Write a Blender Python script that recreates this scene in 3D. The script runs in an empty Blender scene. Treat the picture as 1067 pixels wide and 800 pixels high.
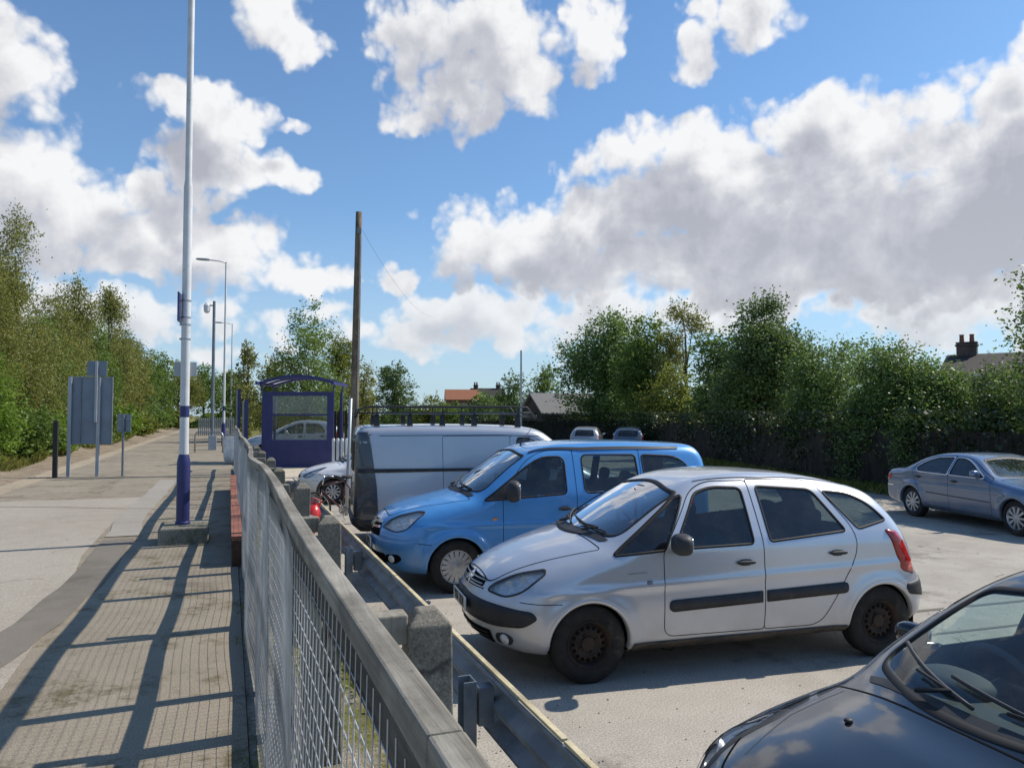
import bpy, bmesh, math, random
import numpy as np
from mathutils import Vector, Matrix, Euler
from mathutils.bvhtree import BVHTree
from mathutils.geometry import delaunay_2d_cdt

random.seed(7)
RNG = np.random.default_rng(11)
PI = math.pi
R = math.radians
scene = bpy.context.scene
COL = scene.collection

# ------------------------------------------------------------------ camera
CAM_H = 2.15                       # eye height above the car park
YAW = R(20.2)                      # camera looks this far right of the platform line (+Y)
PITCH = R(2.29)
FPX = 800.0
cam_d = bpy.data.cameras.new('camera')
cam_d.sensor_width = 36.0
cam_d.lens = 36.0 * FPX / 1067.0
cam_d.clip_start = 0.05
cam_d.clip_end = 3000
cam = bpy.data.objects.new('camera', cam_d)
COL.objects.link(cam)
cam.location = (0, 0, CAM_H)
cam.rotation_euler = (R(90) + PITCH, 0, -YAW)
scene.camera = cam
_fw = Vector((math.sin(YAW) * math.cos(PITCH), math.cos(YAW) * math.cos(PITCH), math.sin(PITCH)))
_rt = Vector((math.cos(YAW), -math.sin(YAW), 0))
_up = _rt.cross(_fw)

def ray(px, py):
    return _fw + _rt * ((px - 533.5) / FPX) + _up * ((400 - py) / FPX)

def at(px, py, depth):
    """world point seen at a photo pixel at that depth"""
    return Vector((0, 0, CAM_H)) + ray(px, py) * depth

def onz(px, py, z):
    d = ray(px, py)
    return Vector((0, 0, CAM_H)) + d * ((z - CAM_H) / d.z)

PLAT = 0.60                        # platform level

# ------------------------------------------------------------------ tagging
def tag(o, label=None, cat=None, group=None, kind=None):
    if label: o['label'] = label
    if cat: o['category'] = cat
    if group: o['group'] = group
    if kind: o['kind'] = kind
    return o

def thing(name, label, cat, loc=(0, 0, 0), rz=0.0, group=None):
    o = bpy.data.objects.new(name, None)
    o.empty_display_size = 0.2
    COL.objects.link(o)
    o.location = loc
    o.rotation_euler = (0, 0, rz)
    return tag(o, label, cat, group)

def children(o):
    return [c for c in bpy.data.objects if c.parent == o]

def copy_tree(o, parent=None):
    c = o.copy()
    COL.objects.link(c)
    c.parent = parent
    for ch in children(o):
        copy_tree(ch, c)
    return c

# ------------------------------------------------------------------ mesh collector
class MB:
    def __init__(s):
        s.v = []; s.f = []; s.m = []
    def add(s, verts, faces, m=0):
        b = len(s.v)
        s.v.extend([tuple(v) for v in verts])
        s.f.extend([tuple(i + b for i in f) for f in faces])
        s.m.extend([m] * len(faces))
        return s
    def box(s, c, d, rot=None, m=0, taper=1.0):
        x, y, z = d[0] / 2, d[1] / 2, d[2] / 2
        vs = [Vector((a * x, b * y, -z)) for a, b in ((-1, -1), (1, -1), (1, 1), (-1, 1))]
        vs += [Vector((a * x * taper, b * y * taper, z)) for a, b in ((-1, -1), (1, -1), (1, 1), (-1, 1))]
        if rot is not None:
            q = rot if isinstance(rot, Matrix) else Euler(rot).to_matrix()
            vs = [q @ v for v in vs]
        c = Vector(c)
        s.add([v + c for v in vs], [(3, 2, 1, 0), (4, 5, 6, 7), (0, 1, 5, 4), (1, 2, 6, 5), (2, 3, 7, 6), (3, 0, 4, 7)], m)
        return s
    def tube(s, pts, r, n=8, cap=True, m=0):
        pts = [Vector(p) for p in pts]
        rs = r if isinstance(r, (list, tuple)) else [r] * len(pts)
        vs = []; fs = []
        t0 = (pts[1] - pts[0]).normalized()
        u = t0.orthogonal().normalized()
        for i, p in enumerate(pts):
            if i == 0: t = t0
            elif i == len(pts) - 1: t = (pts[i] - pts[i - 1]).normalized()
            else: t = ((pts[i] - pts[i - 1]).normalized() + (pts[i + 1] - pts[i]).normalized()).normalized()
            u = (u - t * u.dot(t)).normalized()
            w = t.cross(u)
            for k in range(n):
                a = 2 * PI * k / n
                vs.append(p + (u * math.cos(a) + w * math.sin(a)) * rs[i])
        for i in range(len(pts) - 1):
            for k in range(n):
                k2 = (k + 1) % n
                fs.append((i * n + k, i * n + k2, (i + 1) * n + k2, (i + 1) * n + k))
        if cap:
            fs.append(tuple(range(n - 1, -1, -1)))
            fs.append(tuple((len(pts) - 1) * n + k for k in range(n)))
        return s.add(vs, fs, m)
    def lathe(s, prof, n=32, o=(0, 0, 0), axis='Z', m=0, a0=0.0, a1=2 * PI):
        """prof: list of (r, h); axis: direction of h"""
        full = abs(a1 - a0 - 2 * PI) < 1e-6
        cnt = n if full else n + 1
        vs = []; fs = []
        for (r, h) in prof:
            for k in range(cnt):
                a = a0 + (a1 - a0) * k / n
                p, q = r * math.cos(a), r * math.sin(a)
                if axis == 'Z': v = (p, q, h)
                elif axis == 'Y': v = (p, h, q)
                else: v = (h, p, q)
                vs.append((v[0] + o[0], v[1] + o[1], v[2] + o[2]))
        for i in range(len(prof) - 1):
            for k in range(n):
                k2 = (k + 1) % cnt if full else k + 1
                fs.append((i * cnt + k, i * cnt + k2, (i + 1) * cnt + k2, (i + 1) * cnt + k))
        return s.add(vs, fs, m)
    def prism(s, poly, z0, z1, m=0, axes='xy', at0=(0, 0, 0)):
        """extrude a 2D polygon"""
        n = len(poly)
        def mk(p, h):
            if axes == 'xy': v = (p[0], p[1], h)
            elif axes == 'xz': v = (p[0], h, p[1])
            else: v = (h, p[0], p[1])
            return (v[0] + at0[0], v[1] + at0[1], v[2] + at0[2])
        vs = [mk(p, z0) for p in poly] + [mk(p, z1) for p in poly]
        fs = [tuple(range(n - 1, -1, -1)), tuple(range(n, 2 * n))]
        for i in range(n):
            j = (i + 1) % n
            fs.append((i, j, n + j, n + i))
        return s.add(vs, fs, m)
    def ellipsoid(s, c, d, nu=16, nv=10, e=1.0, rot=None, m=0):
        vs = []; fs = []
        def pw(x): return math.copysign(abs(x) ** e, x)
        q = Euler(rot).to_matrix() if rot else None
        for j in range(nv + 1):
            b = -PI / 2 + PI * j / nv
            for i in range(nu):
                a = 2 * PI * i / nu
                v = Vector((d[0] / 2 * pw(math.cos(b)) * pw(math.cos(a)), d[1] / 2 * pw(math.cos(b)) * pw(math.sin(a)), d[2] / 2 * pw(math.sin(b))))
                if q: v = q @ v
                vs.append(v + Vector(c))
        for j in range(nv):
            for i in range(nu):
                i2 = (i + 1) % nu
                fs.append((j * nu + i, j * nu + i2, (j + 1) * nu + i2, (j + 1) * nu + i))
        return s.add(vs, fs, m)
    def build(s, name, mats, parent=None, smooth=False, bevel=0.0, auto=None, fix=True):
        me = bpy.data.meshes.new(name)
        me.from_pydata(s.v, [], s.f)
        if not isinstance(mats, (list, tuple)): mats = [mats]
        for m in mats: me.materials.append(m)
        if len(mats) > 1:
            me.polygons.foreach_set('material_index', s.m)
        if fix:
            bm = bmesh.new(); bm.from_mesh(me)
            bmesh.ops.recalc_face_normals(bm, faces=bm.faces)
            bm.to_mesh(me); bm.free()
        if smooth or auto:
            me.polygons.foreach_set('use_smooth', [True] * len(me.polygons))
            if auto: me.set_sharp_from_angle(angle=R(auto))
        me.update()
        o = bpy.data.objects.new(name, me)
        COL.objects.link(o)
        if parent is not None: o.parent = parent
        if bevel:
            b = o.modifiers.new('bevel', 'BEVEL'); b.width = bevel; b.segments = 2; b.limit_method = 'ANGLE'
            b.angle_limit = R(40)
        return o

def np_mesh(name, V, F, mat, parent=None, smooth=False, rnd=None):
    """V (n,3), F (m,4) arrays -> one object"""
    me = bpy.data.meshes.new(name)
    n, m, k = len(V), len(F), F.shape[1]
    me.vertices.add(n); me.vertices.foreach_set('co', np.ascontiguousarray(V, dtype=np.float32).ravel())
    me.loops.add(m * k); me.loops.foreach_set('vertex_index', np.ascontiguousarray(F, dtype=np.int32).ravel())
    me.polygons.add(m)
    me.polygons.foreach_set('loop_start', np.arange(0, m * k, k, dtype=np.int32))
    me.polygons.foreach_set('loop_total', np.full(m, k, dtype=np.int32))
    if smooth: me.polygons.foreach_set('use_smooth', np.ones(m, dtype=bool))
    me.materials.append(mat)
    me.update(calc_edges=True)
    o = bpy.data.objects.new(name, me)
    COL.objects.link(o)
    if parent is not None: o.parent = parent
    return o

# ------------------------------------------------------------------ materials
class N:
    """small node-tree writer"""
    def __init__(s, tree):
        s.t = tree; s.n = tree.nodes; s.l = tree.links
    def new(s, typ, **kw):
        nd = s.n.new(typ)
        for k, v in kw.items(): setattr(nd, k, v)
        return nd
    def set(s, sock, v):
        if isinstance(v, bpy.types.NodeSocket): s.l.new(v, sock)
        elif v is not None: sock.default_value = v
    def math(s, op, a, b=None, c=None, clamp=False):
        nd = s.new('ShaderNodeMath', operation=op); nd.use_clamp = clamp
        s.set(nd.inputs[0], a)
        if b is not None: s.set(nd.inputs[1], b)
        if c is not None: s.set(nd.inputs[2], c)
        return nd.outputs[0]
    def vmath(s, op, a, b=None, scale=None):
        nd = s.new('ShaderNodeVectorMath', operation=op)
        s.set(nd.inputs[0], a)
        if b is not None: s.set(nd.inputs[1], b)
        if scale is not None: s.set(nd.inputs['Scale'], scale)
        return nd.outputs['Value'] if op in ('DOT_PRODUCT', 'LENGTH', 'DISTANCE') else nd.outputs[0]
    def noise(s, vec, scale, detail=4, rough=0.55, dist=0.0, dim='3D'):
        nd = s.new('ShaderNodeTexNoise'); nd.noise_dimensions = dim
        if vec is not None: s.l.new(vec, nd.inputs['Vector'])
        s.set(nd.inputs['Scale'], scale); nd.inputs['Detail'].default_value = detail
        nd.inputs['Roughness'].default_value = rough; nd.inputs['Distortion'].default_value = dist
        return nd.outputs['Fac']
    def voronoi(s, vec, scale, feature='F1', detail=0, rnd=1.0):
        nd = s.new('ShaderNodeTexVoronoi'); nd.feature = feature
        if vec is not None: s.l.new(vec, nd.inputs['Vector'])
        nd.inputs['Scale'].default_value = scale
        nd.inputs['Randomness'].default_value = rnd
        if 'Detail' in nd.inputs: nd.inputs['Detail'].default_value = detail
        return nd.outputs['Distance']
    def ramp(s, fac, stops, interp='LINEAR'):
        nd = s.new('ShaderNodeValToRGB'); cr = nd.color_ramp; cr.interpolation = interp
        while len(cr.elements) < len(stops): cr.elements.new(0.5)
        for e, (p, c) in zip(cr.elements, stops):
            e.position = p
            e.color = (c[0], c[1], c[2], 1) if isinstance(c, (tuple, list)) else (c, c, c, 1)
        s.l.new(fac, nd.inputs[0])
        return nd.outputs[0]
    def maprange(s, v, a, b, c=0.0, d=1.0, smooth=True):
        nd = s.new('ShaderNodeMapRange'); nd.interpolation_type = 'SMOOTHSTEP' if smooth else 'LINEAR'
        s.set(nd.inputs['Value'], v); s.set(nd.inputs['From Min'], a); s.set(nd.inputs['From Max'], b)
        s.set(nd.inputs['To Min'], c); s.set(nd.inputs['To Max'], d)
        return nd.outputs['Result']
    def mix(s, fac, a, b, blend='MIX'):
        nd = s.new('ShaderNodeMix'); nd.data_type = 'RGBA'; nd.blend_type = blend
        s.set(nd.inputs['Factor'], fac)
        ia, ib = nd.inputs[6], nd.inputs[7]
        for so, v in ((ia, a), (ib, b)):
            if isinstance(v, (tuple, list)): so.default_value = (v[0], v[1], v[2], 1)
            else: s.set(so, v)
        return nd.outputs[2]
    def bump(s, h, strength=0.3, dist=0.02, normal=None):
        nd = s.new('ShaderNodeBump')
        nd.inputs['Strength'].default_value = strength; nd.inputs['Distance'].default_value = dist
        s.l.new(h, nd.inputs['Height'])
        if normal is not None: s.l.new(normal, nd.inputs['Normal'])
        return nd.outputs[0]

def new_mat(name):
    m = bpy.data.materials.new(name); m.use_nodes = True
    nt = m.node_tree
    nt.nodes.clear()
    n = N(nt)
    out = n.new('ShaderNodeOutputMaterial')
    p = n.new('ShaderNodeBsdfPrincipled')
    n.l.new(p.outputs[0], out.inputs[0])
    return m, n, p, out

def pset(n, p, **kw):
    names = dict(base='Base Color', rough='Roughness', metal='Metallic', spec='Specular IOR Level', coat='Coat Weight',
                 coatr='Coat Roughness', normal='Normal', alpha='Alpha', trans='Transmission Weight', ior='IOR')
    for k, v in kw.items():
        so = p.inputs[names[k]]
        if isinstance(v, (tuple, list)) and len(v) == 3 and k == 'base': v = (v[0], v[1], v[2], 1)
        n.set(so, v)

def coords(n, kind):
    if kind == 'world':
        return n.new('ShaderNodeNewGeometry').outputs['Position']
    return n.new('ShaderNodeTexCoord').outputs['Object']

def mat(name, c1, c2=None, rough=0.6, metal=0.0, scale=6.0, detail=5, bump=0.0, bscale=40.0, co='object', spec=0.5, coat=0.0, lo=0.35, hi=0.65, dirt=None, rough2=None, bdist=0.01):
    m, n, p, out = new_mat(name)
    vec = coords(n, co)
    if c2 is None: c2 = tuple(x * 0.8 for x in c1)
    f = n.maprange(n.noise(vec, scale, detail, 0.6), lo, hi)
    col = n.mix(f, c1, c2)
    if dirt:
        df = n.maprange(n.noise(vec, dirt[1], 6, 0.7), dirt[2], dirt[3])
        col = n.mix(df, col, dirt[0])
    pset(n, p, base=col, metal=metal, spec=spec, coat=coat)
    if rough2 is not None:
        pset(n, p, rough=n.maprange(n.noise(vec, scale * 1.7, 4), 0.3, 0.7, rough, rough2))
    else: pset(n, p, rough=rough)
    if bump:
        pset(n, p, normal=n.bump(n.noise(vec, bscale, 5, 0.65), bump, bdist))
    return m
# ------------------------------------------------------------------ sky with cumulus, sun
SUN_EL = R(45)
# the fence shadows run along -X and very slightly -Y: the sun stands over the car park
SUN_DIR = Vector((math.cos(SUN_EL) * 0.9977, math.cos(SUN_EL) * 0.067, math.sin(SUN_EL)))
sun_d = bpy.data.lights.new('sun', 'SUN')
sun_d.energy = 5.0
sun_d.angle = R(0.55)
sun_d.color = (1.0, 0.93, 0.82)
sun = bpy.data.objects.new('sun', sun_d)
COL.objects.link(sun)
sun.rotation_euler = (-SUN_DIR).to_track_quat('-Z', 'Y').to_euler()
sun.location = (20, 0, 30)

world = bpy.data.worlds.new('World')
scene.world = world
world.use_nodes = True
wt = world.node_tree
wt.nodes.clear()
w = N(wt)
world.cycles.sampling_method = 'MANUAL'
world.cycles.sample_map_resolution = 256
wout = w.new('ShaderNodeOutputWorld')
bg = w.new('ShaderNodeBackground')
w.l.new(bg.outputs[0], wout.inputs[0])
sky = w.new('ShaderNodeTexSky')
sky.sky_type = 'NISHITA'
sky.sun_disc = False
sky.sun_elevation = SUN_EL
sky.sun_rotation = math.atan2(SUN_DIR.x, SUN_DIR.y)
sky.altitude = 50
sky.air_density = 1.0
sky.dust_density = 0.6
sky.ozone_density = 2.2

def sky_angles(px, py):
    d = ray(px, py).normalized()
    return math.degrees(math.atan2(d.x, d.y)), math.degrees(math.asin(d.z))

# cumulus masses: centre and half-size as seen from the station, weight
# front layer, then the farther low layer behind it
CLOUDS = [
 (-4, 76, 54, 50, .98),
 (285, 22, 38, 30, .85), (318, 50, 30, 22, .8), (221, 117, 50, 22, 1.15), (296, 125, 15, 8, .95),
 (228, 170, 52, 28, 1.15), (280, 184, 44, 20, 1.0),
 (10, 196, 76, 34, 1.1), (115, 232, 90, 38, 1.15), (215, 262, 96, 34, 1.1), (310, 288, 64, 20, 1.05), (-70, 230, 120, 70, 1.1), (130, 268, 130, 24, 1.0),
 (455, 40, 70, 55, 1.0), (520, 62, 62, 66, 1.05), (435, 112, 46, 26, .8), (622, 36, 34, 34, 1.05),
 (770, 8, 58, 36, .85), (722, 60, 26, 24, 1.0), (1078, 38, 22, 24, .8),
 (420, 296, 28, 19, 1.0),
 (505, 244, 66, 36, .95), (690, 184, 78, 44, 1.1), (620, 246, 90, 50, 1.2), (790, 206, 110, 62, 1.35), (900, 205, 110, 66, 1.4), (520, 262, 80, 36, 1.1),
 (1000, 180, 84, 54, 1.3), (1105, 172, 100, 76, 1.45), (760, 266, 190, 40, 1.3), (960, 258, 180, 50, 1.4),
]
CLOUDS_LOW = [
 (505, 338, 84, 30, 1.0), (610, 322, 90, 30, 1.0), (455, 362, 62, 16, .8), (720, 322, 90, 26, .9), (850, 318, 90, 26, .9), (990, 322, 110, 28, 1.0), (1100, 330, 90, 34, 1.0), (640, 372, 80, 14, .6),
 (255, 330, 80, 20, .8), (160, 340, 70, 24, .85), (330, 352, 60, 12, .6), (50, 330, 90, 34, .9), (250, 372, 90, 12, .6),
]
def cloud_group(fine, blobs, general):
    g = bpy.data.node_groups.new('cloud_field', 'ShaderNodeTree')
    g.interface.new_socket('P', in_out='INPUT', socket_type='NodeSocketVector')
    g.interface.new_socket('D', in_out='OUTPUT', socket_type='NodeSocketFloat')
    n = N(g)
    gi = n.new('NodeGroupInput'); go = n.new('NodeGroupOutput')
    P = gi.outputs[0]
    # bend the outlines
    nz = n.new('ShaderNodeTexNoise'); nz.noise_dimensions = '2D'; nz.inputs['Scale'].default_value = 0.16; nz.inputs['Detail'].default_value = 4 if fine else 2
    nz.inputs['Roughness'].default_value = 0.55
    n.l.new(P, nz.inputs['Vector'])
    off = n.vmath('SCALE', n.vmath('SUBTRACT', nz.outputs['Color'], (0.5, 0.5, 0.5)), scale=5.0)
    Q = n.vmath('MULTIPLY', n.vmath('ADD', P, off), (1, 1, 0))
    acc = None
    for (px, py, rx, ry, wt_) in blobs:
        az, el = sky_angles(px, py)
        k = math.degrees(1 / FPX) * 1.12
        nd = n.new('ShaderNodeVectorMath', operation='MULTIPLY_ADD')
        n.l.new(Q, nd.inputs[0])
        nd.inputs[1].default_value = (1 / (rx * k), 1 / (ry * k), 0)
        nd.inputs[2].default_value = (-az / (rx * k), -el / (ry * k), 0)
        d = nd.outputs[0]
        v = n.math('MULTIPLY_ADD', n.vmath('DOT_PRODUCT', d, d), -0.8, wt_)
        acc = v if acc is None else n.math('SMOOTH_MAX', acc, v, 0.22)
    if general:
        # fair-weather cloud over the rest of the sky (seen in reflections)
        sep = n.new('ShaderNodeSeparateXYZ'); n.l.new(P, sep.inputs[0])
        az = sep.outputs[0]
        away = n.maprange(n.math('ABSOLUTE', n.math('SUBTRACT', az, math.degrees(YAW))), 42, 55)
        high = n.maprange(sep.outputs[1], 33, 42)
        rest = n.math('MAXIMUM', away, high)
        gen = n.math('MULTIPLY_ADD', n.noise(P, 0.045, 2, 0.5, 0.0, '2D'), 5.0, -3.35)
        gen = n.math('SUBTRACT', gen, n.math('MULTIPLY_ADD', rest, -3.0, 3.0))
        acc = n.math('SMOOTH_MAX', n.math('MAXIMUM', acc, -3.0), gen, 0.2)
    # billows
    b1 = n.noise(P, 0.22, 7 if fine else 2, 0.52, 0.0, '2D')
    D = n.math('ADD', acc, n.math('MULTIPLY_ADD', b1, 1.7, -0.82))
    if fine:
        vr = n.new('ShaderNodeTexVoronoi'); vr.voronoi_dimensions = '2D'; vr.feature = 'F1'; vr.inputs['Scale'].default_value = 0.45
        vr.inputs['Detail'].default_value = 2; vr.inputs['Roughness'].default_value = 0.5
        n.l.new(n.vmath('ADD', P, n.vmath('SCALE', off, scale=0.35)), vr.inputs['Vector'])
        D = n.math('ADD', D, n.math('MULTIPLY_ADD', vr.outputs['Distance'], -0.7, 0.33))
    n.l.new(D, go.inputs[0])
    return g
CG = {(k, f): cloud_group(f, b_, k == 'near') for k, b_ in (('near', CLOUDS), ('low', CLOUDS_LOW)) for f in (True, False)}
tc = w.new('ShaderNodeTexCoord')
dirv = w.vmath('NORMALIZE', tc.outputs['Generated'])
sx = w.new('ShaderNodeSeparateXYZ'); w.l.new(dirv, sx.inputs[0])
azd = w.math('MULTIPLY', w.math('ARCTAN2', sx.outputs[0], sx.outputs[1]), 57.29578)
eld = w.math('MULTIPLY', w.math('ARCSINE', sx.outputs[2]), 57.29578)
cxyz = w.new('ShaderNodeCombineXYZ'); w.l.new(azd, cxyz.inputs[0]); w.l.new(eld, cxyz.inputs[1])
P0 = cxyz.outputs[0]
fine = w.noise(P0, 0.7, 5, 0.6, 0.0, '2D')
patch = w.noise(P0, 0.16, 4, 0.6, 0.4, '2D')
def layer(key, off, amt):
    def dens(offset):
        gnode = w.new('ShaderNodeGroup'); gnode.node_tree = CG[(key, offset is None)]
        w.l.new(P0 if offset is None else w.vmath('ADD', P0, offset), gnode.inputs[0])
        return gnode.outputs[0]
    D0 = dens(None); D1 = dens(off)
    # sunlit rims where little cloud lies above and to the right; greyer underneath
    shade = w.math('ADD', w.maprange(D1, -0.15, 1.75), w.math('MULTIPLY_ADD', patch, 1.3, -0.68))
    shade = w.math('MULTIPLY', w.math('ADD', shade, w.math('MULTIPLY_ADD', fine, 0.55, -0.275)), amt)
    col = w.ramp(shade, [(0.0, (0.95, 0.95, 0.955)), (0.22, (0.84, 0.845, 0.86)), (0.6, (0.60, 0.61, 0.66)), (1.0, (0.45, 0.465, 0.525))])
    return w.maprange(D0, -0.04, 0.58), col
alpha, cloudc = layer('near', (1.6, 2.7, 0), 1.0)
alpha2, cloudc2 = layer('low', (0.7, 1.5, 0), 0.62)
# thin the clouds into haze near the horizon
skyc = w.vmath('MULTIPLY', sky.outputs[0], (0.105 * 0.66, 0.105 * 1.06, 0.105 * 1.36))
hz = w.maprange(eld, 0.0, 16.0, 1.0, 0.0)
skyc = w.mix(w.maprange(eld, 0.0, 45.0, 0.20, 0.04), skyc, (0.62, 0.76, 0.92))
skyc = w.mix(w.math('MULTIPLY', hz, 0.55), skyc, (0.60, 0.72, 0.84))
cloudc = w.mix(w.math('MULTIPLY', hz, 0.25), cloudc, (0.74, 0.79, 0.84))
cloudc2 = w.mix(w.math('MULTIPLY', hz, 0.35), cloudc2, (0.74, 0.79, 0.84))
allc = w.mix(w.math('MULTIPLY', alpha2, 0.92), skyc, cloudc2)
allc = w.mix(w.math('MULTIPLY', alpha, 0.97), allc, cloudc)
w.l.new(allc, bg.inputs[0])
bg.inputs[1].default_value = 1.0

scene.view_settings.view_transform = 'Standard'
scene.view_settings.look = 'None'
scene.view_settings.exposure = 0
scene.render.engine = 'CYCLES'
# ------------------------------------------------------------------ ground materials
def asphalt(name, c1, c2, c3, grain=90.0, patch=0.5, stain=(0.12, 0.10, 0.08), stain_amt=0.5, moss=None, rough=0.9):
    m, n, p, out = new_mat(name)
    vec = coords(n, 'world')
    big = n.maprange(n.noise(vec, patch, 6, 0.62), 0.32, 0.68)
    col = n.mix(big, c1, c2)
    mid = n.maprange(n.noise(vec, patch * 7, 6, 0.7), 0.35, 0.75)
    col = n.mix(n.math('MULTIPLY', mid, 0.6), col, c3)
    g = n.new('ShaderNodeTexNoise'); n.l.new(vec, g.inputs['Vector']); g.inputs['Scale'].default_value = grain
    g.inputs['Detail'].default_value = 3; g.inputs['Roughness'].default_value = 0.8
    gr = n.maprange(g.outputs['Fac'], 0.3, 0.7, 0.62, 1.38)
    col = n.vmath('SCALE', col, scale=gr)
    v = n.voronoi(vec, grain * 0.9)
    col = n.mix(n.maprange(v, 0.02, 0.22, 0.4, 0.0), col, (0.06, 0.055, 0.05))
    st = n.maprange(n.noise(vec, patch * 2.2, 7, 0.72), 0.55, 0.72)
    col = n.mix(n.math('MULTIPLY', st, stain_amt), col, stain)
    if moss:
        mm = n.math('MULTIPLY', n.maprange(n.noise(vec, 1.7, 6, 0.7), moss[1], moss[2]), n.maprange(n.noise(vec, 14, 4, 0.7), 0.35, 0.6))
        col = n.mix(n.math('MULTIPLY', mm, moss[3]), col, moss[0])
    # hairline cracks
    ck = n.new('ShaderNodeTexVoronoi'); ck.feature = 'DISTANCE_TO_EDGE'; ck.inputs['Scale'].default_value = 0.55
    wv = n.vmath('ADD', vec, n.vmath('SCALE', n.new('ShaderNodeTexNoise').outputs['Color'], scale=0.0))
    nzz = n.new('ShaderNodeTexNoise'); n.l.new(vec, nzz.inputs['Vector']); nzz.inputs['Scale'].default_value = 2.0; nzz.inputs['Detail'].default_value = 5
    n.l.new(n.vmath('ADD', vec, n.vmath('SCALE', nzz.outputs['Color'], scale=0.9)), ck.inputs['Vector'])
    crack = n.math('MULTIPLY', n.maprange(ck.outputs['Distance'], 0.0, 0.012, 1.0, 0.0), n.maprange(n.noise(vec, 0.35, 3), 0.52, 0.6))
    col = n.mix(n.math('MULTIPLY', crack, 0.75), col, (0.05, 0.045, 0.04))
    pset(n, p, base=col, rough=rough, spec=0.25)
    h = n.math('ADD', n.math('MULTIPLY', v, 0.6), g.outputs['Fac'])
    pset(n, p, normal=n.bump(h, 0.14, 0.004))
    return m

M = {}
M['carpark'] = asphalt('car_park_asphalt', (.40, .362, .308), (.295, .264, .222), (.45, .412, .356), 75, 0.33, (.10, .085, .068), .75)
M['plat'] = asphalt('platform_asphalt', (.285, .242, .182), (.232, .195, .145), (.31, .266, .202), 110, 0.6, (.096, .078, .056), .5, moss=((.10, .080, .034), .50, .64, .8))
M['plat_new'] = asphalt('platform_asphalt_pale', (0.354, 0.315, 0.257), (0.306, 0.266, 0.213), (0.372, 0.333, 0.275), 110, 0.5, (0.178, 0.151, 0.123), .35)
M['patch'] = asphalt('repair_asphalt', (0.181, 0.159, 0.129), (0.146, 0.129, 0.103), (0.215, 0.189, 0.155), 130, 0.8, (0.077, 0.069, 0.060), .5)
M['patch_pale'] = asphalt('repair_asphalt_pale', (0.318, 0.292, 0.249), (0.275, 0.249, 0.211), (0.353, 0.323, 0.275), 130, 0.8, (0.172, 0.155, 0.129), .4)
M['coping'] = asphalt('platform_coping', (0.361, 0.297, 0.206), (0.301, 0.245, 0.172), (0.396, 0.331, 0.241), 60, 1.2, (0.146, 0.120, 0.086), .5)
M['concrete'] = asphalt('kerb_concrete', (0.258, 0.241, 0.202), (0.189, 0.172, 0.142), (0.310, 0.292, 0.249), 70, 2.0, (0.077, 0.073, 0.060), .6, moss=((0.077, 0.086, 0.026), .45, .6, .8))

def ground_mix(name, cols, scale, bscale=30, bstr=0.6, rough=1.0):
    m, n, p, out = new_mat(name)
    vec = coords(n, 'world')
    f = n.noise(vec, scale, 8, 0.68)
    col = n.ramp(f, cols)
    g = n.noise(vec, bscale, 4, 0.75)
    col = n.vmath('SCALE', col, scale=n.maprange(g, 0.3, 0.7, 0.6, 1.4))
    pset(n, p, base=col, rough=rough, spec=0.15, normal=n.bump(g, bstr, 0.03))
    return m
M['turf'] = ground_mix('turf', [(.3, (.10, .105, .03)), (.5, (.155, .15, .05)), (.7, (.22, .19, .085))], 0.6, 25)
M['ballast'] = ground_mix('ballast', [(.3, (.16, .125, .09)), (.5, (.25, .20, .145)), (.7, (.33, .27, .20))], 1.4, 18)
M['moss_gravel'] = ground_mix('moss_gravel', [(.3, (.10, .11, .022)), (.46, (.16, .155, .04)), (.56, (.25, .225, .15)), (.7, (.34, .30, .235))], 2.6, 45, .8)

def sheet(name, poly, z, m, kind='structure', sub=0.0, thick=0.0):
    b = MB()
    if thick: b.prism(poly, z - thick, z)
    else: b.add([(x, y, z) for x, y in poly], [tuple(range(len(poly)))])
    o = b.build(name, m, fix=bool(thick))
    if not thick and o.data.polygons[0].normal.z < 0: o.data.flip_normals()
    return tag(o, kind=kind)

sheet('ground', [(-900, -200), (900, -200), (900, 1500), (-900, 1500)], -0.25, M['turf'])
sheet('car_park', [(1.10, -90), (60, -90), (60, 70), (1.10, 70)], 0.0, M['carpark'], thick=0.2)
sheet('platform', [(-4.15, -60), (.105, -60), (.105, 95), (-4.15, 95)], PLAT, M['plat'], thick=0.9)
sheet('platform_coping', [(-4.62, -60), (-4.155, -60), (-4.155, 95), (-4.62, 95)], PLAT + 0.006, M['coping'], thick=0.9)
# the smoother, paler track side of the platform and the repaired trench that wanders along it
pale = [(-4.15, -3.0), (-1.35, -3.0), (-1.32, 3.0), (-1.18, 5.0), (-1.25, 7.2), (-1.5, 9.6), (-1.55, 12.3), (-1.2, 16), (-4.15, 16)]
sheet('platform_surface', pale, PLAT + 0.004, M['plat_new'])
def strip(pts, w):
    L_, R_ = [], []
    for i, (x, y) in enumerate(pts):
        a = pts[max(i - 1, 0)]; c = pts[min(i + 1, len(pts) - 1)]
        dx, dy = c[0] - a[0], c[1] - a[1]; l = math.hypot(dx, dy)
        ww = w[i] if isinstance(w, (list, tuple)) else w
        L_.append((x - dy / l * ww, y + dx / l * ww)); R_.append((x + dy / l * ww, y - dx / l * ww))
    return R_ + L_[::-1]
def wob(pts, k=4, amp=0.02):
    out = []
    for a, c in zip(pts, pts[1:]):
        for i in range(k):
            t = i / k
            out.append((a[0] + (c[0] - a[0]) * t + random.uniform(-amp, amp), a[1] + (c[1] - a[1]) * t))
    out.append(pts[-1]); return out
g = [onz(x, y, PLAT) for x, y in ((-60, 720), (40, 650), (95, 602), (124, 562))]
sheet('trench_repair', strip(wob([(p.x, p.y) for p in g]), .17), PLAT + 0.008, M['patch'])
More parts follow.
